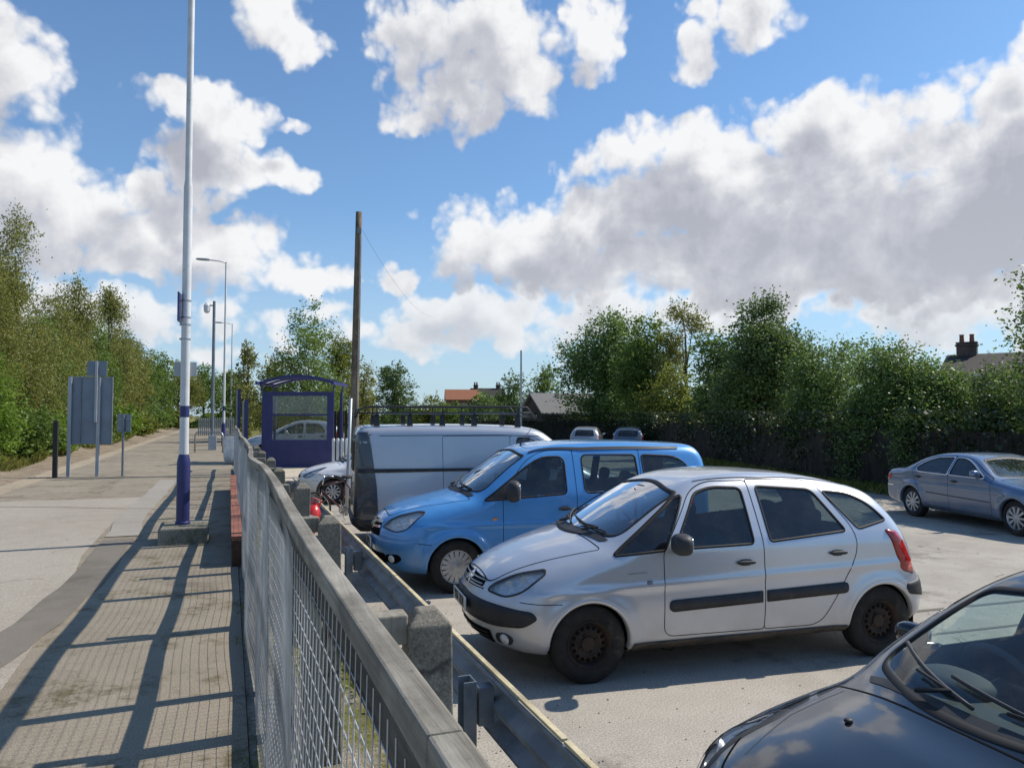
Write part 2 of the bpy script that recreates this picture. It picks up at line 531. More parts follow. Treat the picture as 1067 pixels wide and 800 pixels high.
g = [onz(x, y, PLAT) for x, y in ((127, 559), (140, 535), (162, 515), (176, 500))]
sheet('trench_repair', strip(wob([(p.x, p.y) for p in g]), .19), PLAT + 0.0085, M['patch_pale'])
g = [onz(x, y, PLAT) for x, y in ((-20, 528), (60, 528.5), (130, 530), (230, 530))]
sheet('surface_joint', strip([(p.x, p.y) for p in g], .02), PLAT + 0.012, M['coping'])
g = [onz(x, y, PLAT) for x, y in ((-20, 499), (60, 498), (170, 497), (240, 497))]
sheet('surface_joint', strip([(p.x, p.y) for p in g], .05), PLAT + 0.012, M['patch'])
# verge strip between platform and car park
sheet('platform_kerb', [(0.11, -14), (0.30, -14), (0.30, 60), (0.11, 60)], PLAT - 0.02, M['concrete'], thick=0.8)
sheet('gravel_strip', [(0.305, -14), (1.095, -14), (1.095, 40), (0.305, 40)], 0.42, M['moss_gravel'], thick=0.6)
# track side
b = MB()
ys = np.linspace(-60, 260, 70)
prof = [(-4.63, -0.24), (-5.2, -0.12), (-6.2, -0.05), (-7.4, 0.0), (-8.4, 0.1), (-9.6, 0.5), (-12, 1.0), (-16, 1.5), (-24, 2.0), (-45, 1.0), (-60, -0.3)]
vs = []; fs = []
for i, y in enumerate(ys):
    for (x, z) in prof:
        k = 0.0 if x > -7.5 else 0.14
        vs.append((x, y, z + k * math.sin(y * 0.7 + x) + k * math.sin(y * 0.23 + 2 * x)))
for i in range(len(ys) - 1):
    for j in range(len(prof) - 1):
        a = i * len(prof) + j
        fs.append((a, a + 1, a + len(prof) + 1, a + len(prof)))
nb = 4
bal = [f for k, f in enumerate(fs) if k % (len(prof) - 1) < nb]; bank = [f for k, f in enumerate(fs) if k % (len(prof) - 1) >= nb]
o = MB().add(vs, bal).build('trackbed', M['ballast'], smooth=True); tag(o, kind='structure')
o = MB().add(vs, bank).build('grass_bank', M['turf'], smooth=True); tag(o, kind='structure')

# joint lines in the car park surface
sheet('surface_joint', strip([(5.8, 6.5), (14.0, 6.15), (18, 6.0)], .035), 0.004, M['patch'])
sheet('surface_joint', strip([(5.8, 5.75), (14.0, 5.4), (18, 5.25)], .025), 0.0045, M['patch'])

# loose grit and small stones that collect along the barrier and between the bays
n_ = 5200
gx = np.concatenate([1.2 + RNG.exponential(.35, n_ // 2), RNG.uniform(1.4, 14, n_ - n_ // 2)]); gy = RNG.uniform(.8, 20, n_) ** 1.0
sz = RNG.uniform(.004, .011, n_)
base = np.stack([gx, gy, np.full(n_, .002)], 1)
tet = np.array([[1, 0, 0], [-.5, .87, 0], [-.5, -.87, 0], [.1, .05, 1.0]])
ang = RNG.random(n_) * 2 * PI
rot = np.stack([np.stack([np.cos(ang), -np.sin(ang), 0 * ang], 1), np.stack([np.sin(ang), np.cos(ang), 0 * ang], 1), np.stack([0 * ang, 0 * ang, 1 + 0 * ang], 1)], 1)
Vg = np.einsum('nij,kj->nki', rot, tet) * sz[:, None, None] + base[:, None, :]
Fg = (np.arange(n_) * 4)[:, None, None] + np.array([[0, 1, 3], [1, 2, 3], [2, 0, 3]])[None]
M['grit'] = mat('grit', (.30, .27, .22), (.14, .12, .10), rough=.95, scale=40)
tag(np_mesh('grit', Vg.reshape(-1, 3), Fg.reshape(-1, 3), M['grit']), 'loose grit scattered over the car park surface', 'grit', kind='stuff')
# ------------------------------------------------------------------ fence materials
def wood_mat(name, c1, c2, c3, axis=1, rough=0.85):
    m, n, p, out = new_mat(name)
    vec = coords(n, 'world')
    sc = [22, 22, 22]; sc[axis] = 1.2
    g = n.noise(n.vmath('MULTIPLY', vec, tuple(sc)), 1.6, 8, 0.68, 0.6)
    col = n.ramp(g, [(.28, c1), (.5, c2), (.72, c3)])
    big = n.noise(vec, 2.2, 5, 0.7)
    col = n.vmath('SCALE', col, scale=n.maprange(big, .3, .7, .6, 1.3))
    sp = n.maprange(n.noise(vec, 60, 3, .7), .6, .75)
    col = n.mix(n.math('MULTIPLY', sp, .5), col, (.07, .065, .05))
    pset(n, p, base=col, rough=rough, spec=.2, normal=n.bump(g, .5, .006))
    return m
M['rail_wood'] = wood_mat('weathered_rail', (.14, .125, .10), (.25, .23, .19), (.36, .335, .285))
M['rail_shaded'] = wood_mat('shaded_rail', (.045, .042, .036), (.085, .078, .065), (.14, .13, .11))  # rail wood with the shade of the side away from the sun in its colour
M['post_wood'] = wood_mat('weathered_post', (.14, .125, .10), (.24, .22, .18), (.34, .315, .265), axis=2)
M['dark_board'] = wood_mat('dark_board', (.018, .017, .014), (.035, .032, .026), (.065, .058, .045), axis=2)
M['bark'] = wood_mat('bark', (.05, .042, .03), (.095, .08, .06), (.15, .13, .10), axis=2, rough=1)
M['pole_wood'] = wood_mat('pole_wood', (.10, .08, .055), (.19, .15, .105), (.30, .24, .17), axis=2)
M['galv'] = mat('galvanised', (.42, .44, .46), (.30, .32, .34), rough=.42, metal=.75, scale=9, bump=.05)
M['galv_dull'] = mat('galvanised_dull', (.26, .285, .315), (.17, .19, .22), rough=.55, metal=.35, scale=5, dirt=((.16, .12, .08), 6, .58, .75))
M['wire'] = mat('fence_wire', (.56, .57, .58), (.40, .41, .42), rough=.45, metal=.4, scale=5)
M['post_conc'] = asphalt('post_concrete', (.22, .20, .165), (.15, .135, .11), (.27, .245, .20), 120, 4.0, (.08, .08, .065), .65, moss=((.10, .11, .04), .5, .64, .7))
M['red_board'] = mat('red_board', (.33, .12, .075), (.21, .08, .05), rough=.75, scale=5, dirt=((.10, .05, .04), 3, .5, .75), bump=.2)

FX = 0.175                          # fence line
def fx(y):                          # the rail wanders a little
    return FX + 0.007 * math.sin(y * 1.9 + .6) + 0.009 * math.sin(y * .83) + .012 * math.exp(-((y - 4.6) / .5) ** 2) - .014 * math.exp(-((y - 5.9) / .6) ** 2)
def fh(y):                          # rail height above the platform
    return 1.275 - 0.01 * math.sin(y * 1.3) - 0.002 * y
fence = thing('mesh_fence', 'long weathered timber post-and-rail fence with galvanised wire mesh beside the platform', 'fence', (FX, 10, PLAT))
def fpart(b, name, m, **k):
    o = b.build(name, m, **k); o.parent = fence; o.matrix_parent_inverse = Matrix.Translation((-FX, -10, -PLAT)); return o
posts_y = [-0.75, 0.68, 2.0, 3.33, 4.62, 5.98, 7.3, 8.66, 9.98, 11.3, 12.65, 14.0, 15.3, 16.7, 18.0, 19.4, 20.7, 22.1, 23.4]
for y in posts_y:
    h = fh(y) - 0.10
    fpart(MB().box((fx(y) + .028, y, PLAT - .2 + (h + .2) / 2), (.045, .09, h + .2), rot=(0, R(random.uniform(-.8, .8)), R(random.uniform(-3, 3)))), 'post', M['post_wood'], bevel=.006)
for i, (a, c) in enumerate(zip(posts_y, posts_y[1:])):
    # each rail length is a plank resampled so that it follows the slight wander
    for nm, zz, hh, ww in (('top_rail', 0, .04, .036), ('shaded_rail_side', -.042, .065, .026), ('middle_rail', -.62, .07, .04), ('bottom_rail', -1.13, .10, .04)):  # second entry: side face of the top rail, split off to carry painted shade
        bb = MB(); n = 6; rows = []
        for k in range(n + 1):
            y = a + (c - a) * k / n - (0.002 if k == n else 0)
            x = fx(y) + (0.0 if zz == 0 else .002 if zz > -.1 else 0.03 if zz > -1 else .012); z = PLAT + fh(y) + zz
            rows.append([(x - ww / 2, y, z - hh), (x + ww / 2, y, z - hh), (x + ww / 2, y, z), (x - ww / 2, y, z)])
        V = [p for r in rows for p in r]; F = []
        for k in range(n):
            for q in range(4):
                q2 = (q + 1) % 4
                F.append((k * 4 + q, k * 4 + q2, k * 4 + 4 + q2, k * 4 + 4 + q))
        F += [(3, 2, 1, 0), tuple(n * 4 + q for q in range(4))]
        bb.add(V, F)
        fpart(bb, nm, M['rail_wood' if zz == 0 else 'rail_shaded'], bevel=.004)
    # welded mesh panel
    bb = MB(); z0, z1 = PLAT + .03, PLAT + fh(a) - .045
    dz = .052; nz_ = int((z1 - z0) / dz)
    bow = random.uniform(.008, .022); ph = random.uniform(0, 3)
    def mx(y, z): return fx(y) - .022 - bow * math.sin(PI * (y - a) / (c - a)) * math.sin(2.2 * (z - z0) + ph)
    npt = 12 if a < 5 else 4
    sides = 5 if a < 3 else 3
    for k in range(nz_ + 1):
        z = z0 + k * dz
        bb.tube([(mx(a + (c - a) * q / npt, z), a + (c - a) * q / npt, z) for q in range(npt + 1)], .0013, sides, cap=False)
    ny = int((c - a) / .050)
    for k in range(ny + 1):
        y = a + .01 + (c - a - .02) * k / ny
        zs = np.linspace(z0, z1, 6)
        bb.tube([(mx(y, z) - .003, y, z) for z in zs], .0013, sides, cap=False)
    fpart(bb, 'mesh_panel', M['wire'], fix=False, smooth=True)
# ------------------------------------------------------------------ concrete posts behind the fence
cy = [1.95, 4.0, 6.05, 8.1, 10.2, 12.3, 14.4]
words = ['nearest of the squat grey concrete posts, beside the front of the silver car', 'second concrete post from the camera, in front of the blue car bumper', 'third concrete post from the camera, next to the red canister', 'fourth concrete post along behind the mesh fence', 'fifth concrete post along behind the mesh fence', 'sixth concrete post along behind the mesh fence', 'farthest visible concrete post before the blue shelter']
for i, y in enumerate(cy):
    x = .50 + random.uniform(-.01, .01); top = CAM_H - .50 - .01 * i
    b = MB(); s = .056
    zt = top - .035
    b.add([(-s, -s, .1), (s, -s, .1), (s, s, .1), (-s, s, .1), (-s, -s, zt), (s, -s, zt), (s, s, zt), (-s, s, zt),
           (-s * .45, -s * .45, top), (s * .45, -s * .45, top), (s * .45, s * .45, top), (-s * .45, s * .45, top)],
          [(3, 2, 1, 0), (0, 1, 5, 4), (1, 2, 6, 5), (2, 3, 7, 6), (3, 0, 4, 7), (4, 5, 9, 8), (5, 6, 10, 9), (6, 7, 11, 10), (7, 4, 8, 11), (8, 9, 10, 11)])
    o = b.build('concrete_post', M['post_conc'], bevel=.005)
    o.location = (x, y, 0); o.rotation_euler = (R(random.uniform(-1, 1)), R(random.uniform(-1.2, 1.2)), R(random.uniform(-5, 5)))
    tag(o, words[i], 'post', 'concrete posts behind the platform fence')
    # timber block that spaces the fence off the concrete post
    fpart(MB().box((.335, y + .03, top - .045), (.20, .07, .075), rot=(0, 0, R(random.uniform(-3, 3)))), 'spacer_block', M['post_wood'], bevel=.005)

# ------------------------------------------------------------------ crash barrier along the bays
GX, GT = 1.27, .775
gr = thing('crash_barrier', 'grey galvanised corrugated crash barrier between the concrete posts and parked cars', 'crash barrier', (GX, 8, 0))
def gpart(b, name, m, **k):
    o = b.build(name, m, **k); o.parent = gr; o.matrix_parent_inverse = Matrix.Translation((-GX, -8, 0)); return o
wprof = [(.0, 0), (-.012, -.008), (.0, -.03), (.055, -.062), (.062, -.085), (.055, -.108), (.0, -.135), (-.004, -.155), (.0, -.175), (.055, -.202), (.062, -.225), (.055, -.248), (0, -.28), (-.012, -.302), (0, -.31)]
wprof = [(x * 1.0, z) for x, z in wprof]
yy = [-6, -2.0, 2.3, 6.6, 10.9, 15.2, 17.5]
for i, (a, c) in enumerate(zip(yy, yy[1:])):
    b = MB(); V = []; F = []
    n = len(wprof); rows = 9
    for k in range(rows):
        y = a + (c - a) * k / (rows - 1) + (0.16 if k == rows - 1 and i < len(yy) - 2 else 0)
        for (x, z) in wprof:
            V.append((GX + .06 + x + (.004 if k == rows - 1 else 0) + .008 * math.sin(y * .9), y, GT + z + .006 * math.sin(y * 1.3)))
    m0 = len(V)
    V += [(v[0] - .004, v[1], v[2]) for v in V]
    for k in range(rows - 1):
        for q in range(n - 1):
            A = k * n + q
            F.append((A, A + 1, A + n + 1, A + n)); F.append((m0 + A, m0 + A + n, m0 + A + n + 1, m0 + A + 1))
        for q in (0, n - 1):
            A = k * n + q
            F.append((A, A + n, m0 + A + n, m0 + A))
    b.add(V, F)
    gpart(b, 'beam', M['galv_dull'], smooth=True, fix=True)
M['pale_edge'] = wood_mat('pale_strip', (.42, .34, .2), (.52, .44, .28), (.62, .54, .36))
for i, (a, c) in enumerate(((-2.5, 2.98), (3.0, 6.48), (6.5, 9.98), (10.0, 13.5))):
    gpart(MB().box((GX + .07, (a + c) / 2, GT + .012), (.03, c - a, .016)), 'top_strip', M['pale_edge'], bevel=.003)  # thin pale strip along the top edge of the beam
for i, y in enumerate((-.35, 3.93, 8.2, 12.5, 16.8)):
    b = MB(); x0 = GX - .075; h = GT - .012
    b.box((x0 - .006 + .035, y, h / 2 - .1), (.006, .11, h + .2))         # web facing the platform... with two flanges
    b.box((x0 + .0, y - .055, h / 2 - .1), (.07, .007, h + .2)); b.box((x0 + .0, y + .055, h / 2 - .1), (.07, .007, h + .2))
    gpart(b, 'post', M['galv_dull'], bevel=.002)
    bb = MB(); bb.box((GX + .02, y, GT - .155), (.085, .08, .2))
    gpart(bb, 'bracket', M['galv_dull'], bevel=.004)
    for dz in (-.13, -.2):
        bb = MB()
        bb.lathe([(0, -.02), (.016, -.02), (.016, .0), (.022, .0), (.022, .006), (0, .006)], 8, (GX + .065, y + .02, GT + dz), axis='X')
        gpart(bb, 'bolt', M['galv_dull'])

# ------------------------------------------------------------------ red board box along the foot of the fence
rb = thing('plank_box', 'long low box with a faded red board lid at the foot of the mesh fence', 'box', (.092, 12, PLAT))
a, c = 8.45, 17.0
M['shaded_board'] = wood_mat('shaded_board', (.05, .03, .022), (.085, .05, .036), (.13, .075, .05))  # box sides coloured dark to paint in the shade below the lid
for cx in (-.04, .04):
    o = MB().box((cx, (a + c) / 2 - 12, .135), (.02, c - a, .27)).build('side_board', M['shaded_board'], rb, bevel=.004)
for k in range(4):
    y0 = a + (c - a) * k / 4; y1 = a + (c - a) * (k + 1) / 4
    o = MB().box((0, (y0 + y1) / 2 - 12, .288), (.112, y1 - y0 - .012, .03), rot=(0, R(random.uniform(-2, 2)), 0)).build('lid_board', M['red_board'], rb, bevel=.004)
o = MB().box((.0, a - 12 - .016, .135), (.10, .028, .27)).build('end_board', M['shaded_board'], rb, bevel=.004)
# ------------------------------------------------------------------ car materials
def paint(name, c, metal=.35, rough=.38, dust=(.33, .29, .23), dust_amt=.5, flake=.0):
    m, n, p, out = new_mat(name)
    vec = coords(n, 'object')
    sp = n.new('ShaderNodeSeparateXYZ'); n.l.new(vec, sp.inputs[0])
    low = n.maprange(sp.outputs[2], .25, .75, 1.0, 0.0)
    dn = n.noise(vec, 3.5, 6, .7)
    d = n.math('MULTIPLY', n.math('MULTIPLY', low, n.maprange(dn, .25, .7)), dust_amt)
    d = n.math('ADD', d, n.math('MULTIPLY', n.maprange(n.noise(vec, 9, 6, .75), .55, .8), .10 * dust_amt * 2))
    col = n.mix(n.maprange(n.noise(vec, 1.4, 4, .6), .3, .7, 0, .35), c, tuple(x * .86 for x in c))
    col = n.mix(d, col, dust)
    geo = n.new('ShaderNodeNewGeometry')
    col = n.mix(geo.outputs['Backfacing'], col, (.035, .036, .04))      # inside of the shell: dark lining
    pset(n, p, base=col, metal=n.math('MULTIPLY', n.math('SUBTRACT', 1.0, d), metal), rough=n.math('MULTIPLY_ADD', d, .4, rough), coat=n.math('MULTIPLY', n.math('SUBTRACT', 1.0, geo.outputs['Backfacing']), n.math('MULTIPLY_ADD', d, -.8, .9)))
    p.inputs['Coat Roughness'].default_value = .06
    if flake:
        pset(n, p, normal=n.bump(n.noise(vec, 900, 2, .5), flake, .001))
    return m

def glass(name, tint=(.55, .62, .62), refl=1.0):
    m, n, p, out = new_mat(name)
    n.n.remove(p)
    tr = n.new('ShaderNodeBsdfTransparent'); tr.inputs[0].default_value = (*tint, 1)
    gl = n.new('ShaderNodeBsdfGlossy'); gl.inputs['Roughness'].default_value = .015; gl.inputs['Color'].default_value = (.95, .97, 1, 1)
    fr = n.new('ShaderNodeFresnel')
    mx = n.new('ShaderNodeMixShader')
    geo = n.new('ShaderNodeNewGeometry')
    n.l.new(n.math('MULTIPLY_ADD', geo.outputs['Backfacing'], 1 / 1.45 - 1.45, 1.45), fr.inputs['IOR'])      # a thin sheet reflects alike from both sides
    # dusty film so that the panes are not perfectly clear
    df = n.new('ShaderNodeBsdfDiffuse'); df.inputs[0].default_value = (.4, .38, .33, 1)
    vec = coords(n, 'object')
    f = n.math('MULTIPLY', fr.outputs[0], refl * 1.5, clamp=True)
    n.l.new(f, mx.inputs[0]); n.l.new(tr.outputs[0], mx.inputs[1]); n.l.new(gl.outputs[0], mx.inputs[2])
    m2 = n.new('ShaderNodeMixShader')
    n.l.new(n.maprange(n.noise(vec, 2.5, 6, .7), .35, .8, .015, .085), m2.inputs[0])
    n.l.new(mx.outputs[0], m2.inputs[1]); n.l.new(df.outputs[0], m2.inputs[2])
    n.l.new(m2.outputs[0], out.inputs[0])
    return m

M['glass'] = glass('car_glass', (.42, .50, .50), 1.3)
M['glass_dark'] = glass('car_glass_tinted', (.16, .19, .20), 1.3)
M['lens'] = glass('lamp_lens', (.86, .88, .9), 1.2)
M['rubber'] = mat('tyre_rubber', (.022, .021, .02), (.035, .032, .028), rough=.85, scale=8, dirt=((.10, .085, .065), 5, .5, .8), spec=.25)
M['seal'] = mat('rubber_seal', (.012, .012, .013), rough=.6, spec=.3)
M['trim'] = mat('black_trim', (.030, .031, .034), (.045, .045, .046), rough=.55, scale=5, spec=.35, dirt=((.10, .09, .075), 6, .55, .85))
M['dark'] = mat('dark_void', (.010, .010, .010), rough=.95, spec=.05)
M['cabin'] = mat('cabin_plastic', (.035, .037, .042), (.05, .05, .055), rough=.75, scale=3)
M['seat'] = mat('seat_cloth', (.055, .065, .085), (.04, .045, .06), rough=.95, scale=20)
M['chrome'] = mat('bright_metal', (.78, .79, .80), (.66, .67, .69), rough=.16, metal=1.0, scale=4)
M['reflector'] = mat('lamp_reflector', (.90, .91, .91), (.72, .73, .74), rough=.3, metal=.1, scale=25, lo=.42, hi=.55)
M['red_lens'] = mat('red_lens', (.46, .018, .015), (.30, .01, .01), rough=.15, scale=14, coat=.8)
M['amber'] = mat('amber_lens', (.75, .28, .03), rough=.2, coat=.6)
M['rust_steel'] = mat('rusty_steel', (.030, .024, .02), (.062, .038, .025), rough=.8, metal=.2, scale=7, dirt=((.095, .05, .03), 9, .55, .78), bump=.25)
M['wheel_silver'] = mat('wheel_silver', (.52, .53, .54), (.42, .42, .42), rough=.38, metal=.55, scale=4, dirt=((.14, .115, .09), 6, .5, .8))
M['plate_white'] = mat('plate_white', (.72, .72, .68), (.62, .61, .56), rough=.4, scale=6)
M['plate_yellow'] = mat('plate_yellow', (.75, .55, .05), rough=.4)
M['plate_ink'] = mat('plate_ink', (.012, .012, .014), rough=.5)
M['seam'] = mat('panel_gap', (.010, .010, .011), rough=.9, spec=.05)
M['sill_dirt'] = mat('sill_plastic', (.045, .042, .038), (.11, .085, .06), rough=.85, scale=7)

# ------------------------------------------------------------------ implicit car shell
def catmull(pts, closed=True, step=.02):
    P = [np.array(p, float) for p in pts]; n = len(P); out = []
    for i in range(n if closed else n - 1):
        p0, p1, p2, p3 = P[(i - 1) % n if closed else max(i - 1, 0)], P[i], P[(i + 1) % n], P[(i + 2) % n if closed else min(i + 2, n - 1)]
        t0 = 0; t1 = t0 + max(np.linalg.norm(p1 - p0), 1e-4) ** .5; t2 = t1 + max(np.linalg.norm(p2 - p1), 1e-4) ** .5; t3 = t2 + max(np.linalg.norm(p3 - p2), 1e-4) ** .5
        k = max(2, int(np.linalg.norm(p2 - p1) / step))
        for q in range(k):
            t = t1 + (t2 - t1) * q / k
            A1 = (t1 - t) / (t1 - t0) * p0 + (t - t0) / (t1 - t0) * p1
            A2 = (t2 - t) / (t2 - t1) * p1 + (t - t1) / (t2 - t1) * p2
            A3 = (t3 - t) / (t3 - t2) * p2 + (t - t2) / (t3 - t2) * p3
            B1 = (t2 - t) / (t2 - t0) * A1 + (t - t0) / (t2 - t0) * A2
            B2 = (t3 - t) / (t3 - t1) * A2 + (t - t1) / (t3 - t1) * A3
            out.append((t2 - t) / (t2 - t1) * B1 + (t - t1) / (t2 - t1) * B2)
    if not closed: out.append(P[-1])
    return np.array(out)

def rounded(pts, r=.05, step=.015):
    """polygon with its corners rounded; entries may be (x, y) or (x, y, r)"""
    out = []; n = len(pts)
    for i in range(n):
        p = np.array(pts[i][:2], float); a = np.array(pts[i - 1][:2], float); c = np.array(pts[(i + 1) % n][:2], float)
        rr = pts[i][2] if len(pts[i]) > 2 else r
        da, dc = a - p, c - p; la, lc = np.linalg.norm(da), np.linalg.norm(dc)
        k = min(rr, la * .48, lc * .48)
        s, e = p + da / la * k, p + dc / lc * k
        for t in np.linspace(0, 1, 7): out.append((1 - t) ** 2 * s + 2 * t * (1 - t) * p + t * t * e)
    res = []
    for i in range(len(out)):
        a, c = out[i], out[(i + 1) % len(out)]
        l = np.linalg.norm(c - a)
        if l < 1e-5: continue
        k = max(1, int(l / .03))
        for q in range(k): res.append(tuple(a + (c - a) * q / k))
    return res

def inpoly(P, poly):
    x, y = P[:, 0], P[:, 1]; c = np.zeros(len(P), bool); n = len(poly)
    for i in range(n):
        x1, y1 = poly[i]; x2, y2 = poly[(i + 1) % n]
        if y1 == y2: continue
        cond = ((y1 > y) != (y2 > y)) & (x < (x2 - x1) * (y - y1) / (y2 - y1) + x1)
        c ^= cond
    return c

def smax(a, b, k):
    h = np.maximum(k - np.abs(a - b), 0)
    return np.maximum(a, b) + h * h / (4 * k)
def sstep(x, a, b):
    t = np.clip((x - a) / (b - a), 0, 1); return t * t * (3 - 2 * t)

class Shell:
    def __init__(s, S):
        s.S = S; L = S['L']; s.L = L; s.W = S['W']
        pl = catmull(S['prof'], True, .03)
        gx = np.arange(-.5, L + .5, .02); gz = np.arange(-.2, 2.6, .02)
        s.gx0, s.gz0 = gx[0], gz[0]
        X, Z = np.meshgrid(gx, gz, indexing='ij')
        Pp = np.stack([X.ravel(), Z.ravel()], 1)
        d2 = np.full(len(Pp), 1e9)
        for i in range(len(pl)):
            a = pl[i]; c = pl[(i + 1) % len(pl)]; ac = c - a; l2 = (ac ** 2).sum() + 1e-12
            t = np.clip(((Pp - a) @ ac) / l2, 0, 1)
            e = Pp - a - t[:, None] * ac
            d2 = np.minimum(d2, (e ** 2).sum(1))
        sd = np.sqrt(d2); sd[inpoly(Pp, [tuple(q) for q in pl])] *= -1
        s.G = sd.reshape(X.shape)
    def sdf(s, x, z):
        u = np.clip((x - s.gx0) / .02, 0, s.G.shape[0] - 1.001); v = np.clip((z - s.gz0) / .02, 0, s.G.shape[1] - 1.001)
        i, j = u.astype(int), v.astype(int); a, b = u - i, v - j
        G = s.G
        return (G[i, j] * (1 - a) + G[i + 1, j] * a) * (1 - b) + (G[i, j + 1] * (1 - a) + G[i + 1, j + 1] * a) * b
    def halfw(s, x, z):
        S = s.S; L = s.L
        t = np.abs((x - L / 2) / (L / 2))
        taper = S.get('ptaper', .05)
        w_ = s.W * (1 - taper * np.clip(t, 0, 1.1) ** 4)
        zb = S['belt'](x) if callable(S['belt']) else S['belt']
        up = np.maximum(z - zb, 0)
        soft = S.get('soft', .10)
        upn = np.where(up < soft, up * up / (2 * soft), up - soft / 2)
        w_ = w_ - S['tumble'] * upn - S.get('curve', .12) * upn ** 2
        low = np.maximum(S.get('zmax', .62) - z, 0)
        w_ = w_ - S.get('under', .28) * low ** 2 - .35 * np.maximum(.30 - z, 0) 
        w_ = w_ - .10 * np.clip(z - S.get('zmax', .62), 0, .45) ** 2
        # swage line and flared arches
        for (ax) in S['axles']:
            r = np.hypot(x - ax, z - S['wr'])
            w_ = w_ + S.get('flare', .022) * np.exp(-((r - S['ar'] - .02) / .075) ** 2)
        if 'swage' in S:
            z0, amp = S['swage']
            w_ = w_ + amp * np.exp(-((z - z0 - S.get('swrise', 0) * (x - L / 2)) / .035) ** 2)
        return w_
    def F(s, P):
        S = s.S; x, y, z = P[..., 0], P[..., 1], P[..., 2]
        sy = np.abs(y) / s.W; L = s.L
        bf = S.get('bend_f', .42); br = S.get('bend_r', .25)
        ff = np.clip(1 - x / (L * .55), 0, 1) ** 1.0; fr = np.clip((x - L * .55) / (L * .45), 0, 1)
        xx = x - bf * sy ** S.get('bpow', 2.6) * ff + br * sy ** 2.6 * fr
        zc = S.get('crown', .06)
        zz = z + zc * sy ** 2.2 * sstep(z, .45, 1.0)
        d1 = s.sdf(xx, zz)
        d2 = (np.abs(y) - s.halfw(x, z)) * .94
        k = S.get('k', .12)
        if 'kfun' in S: k = S['kfun'](x, z)
        return smax(d1, d2, k)
    def cast(s, O, D, tmax=3.2):
        a = np.zeros(len(O)); b = np.full(len(O), tmax)
        for _ in range(26):
            m = (a + b) / 2
            f = s.F(O + D * m[:, None])
            ins = f < 0
            a = np.where(ins, m, a); b = np.where(ins, b, m)
        return O + D * ((a + b) / 2)[:, None]
    def normals(s, P):
        e = .006; n = np.zeros_like(P)
        for k in range(3):
            d = np.zeros(3); d[k] = e
            n[:, k] = s.F(P + d) - s.F(P - d)
        return n / (np.linalg.norm(n, axis=1, keepdims=True) + 1e-9)
    def mesh(s, res=.022):
        S = s.S; L = s.L; zc = S.get('zc', .66); x0 = .62; x1 = L - .62
        nphi = int(2 * PI * .85 / res / 2) * 2
        nmid = int((x1 - x0) / res); ncap = int(PI / 2 * .75 / res)
        ph = np.arange(nphi) * 2 * PI / nphi
        rows = []
        for i in range(1, ncap): rows.append((x0, PI / 2 * (1 - i / ncap), -1))
        for i in range(nmid + 1): rows.append((x0 + (x1 - x0) * i / nmid, 0, 0))
        for i in range(1, ncap): rows.append((x1, PI / 2 * i / ncap, 1))
        O = []; D = []
        for (xc, psi, sg) in rows:
            cy, sz = np.cos(ph), np.sin(ph)
            d = np.stack([np.full(nphi, sg * math.sin(psi)), np.cos(psi) * cy, np.cos(psi) * sz], 1)
            D.append(d); O.append(np.tile([xc, 0, zc], (nphi, 1)))
        O.append(np.array([[x0, 0, zc], [x1, 0, zc]])); D.append(np.array([[-1., 0, 0], [1., 0, 0]]))
        O = np.concatenate(O).astype(float); D = np.concatenate(D).astype(float)
        V = s.cast(O, D)
        F = []
        nr = len(rows)
        k = np.arange(nphi); k2 = (k + 1) % nphi
        for i in range(nr - 1):
            F.append(np.stack([i * nphi + k, i * nphi + k2, (i + 1) * nphi + k2, (i + 1) * nphi + k], 1))
        F = np.concatenate(F)
        a, c = nr * nphi, nr * nphi + 1
        T = np.concatenate([np.stack([k2, k, np.full(nphi, a)], 1), np.stack([(nr - 1) * nphi + k, (nr - 1) * nphi + k2, np.full(nphi, c)], 1)])
        return V, F, T

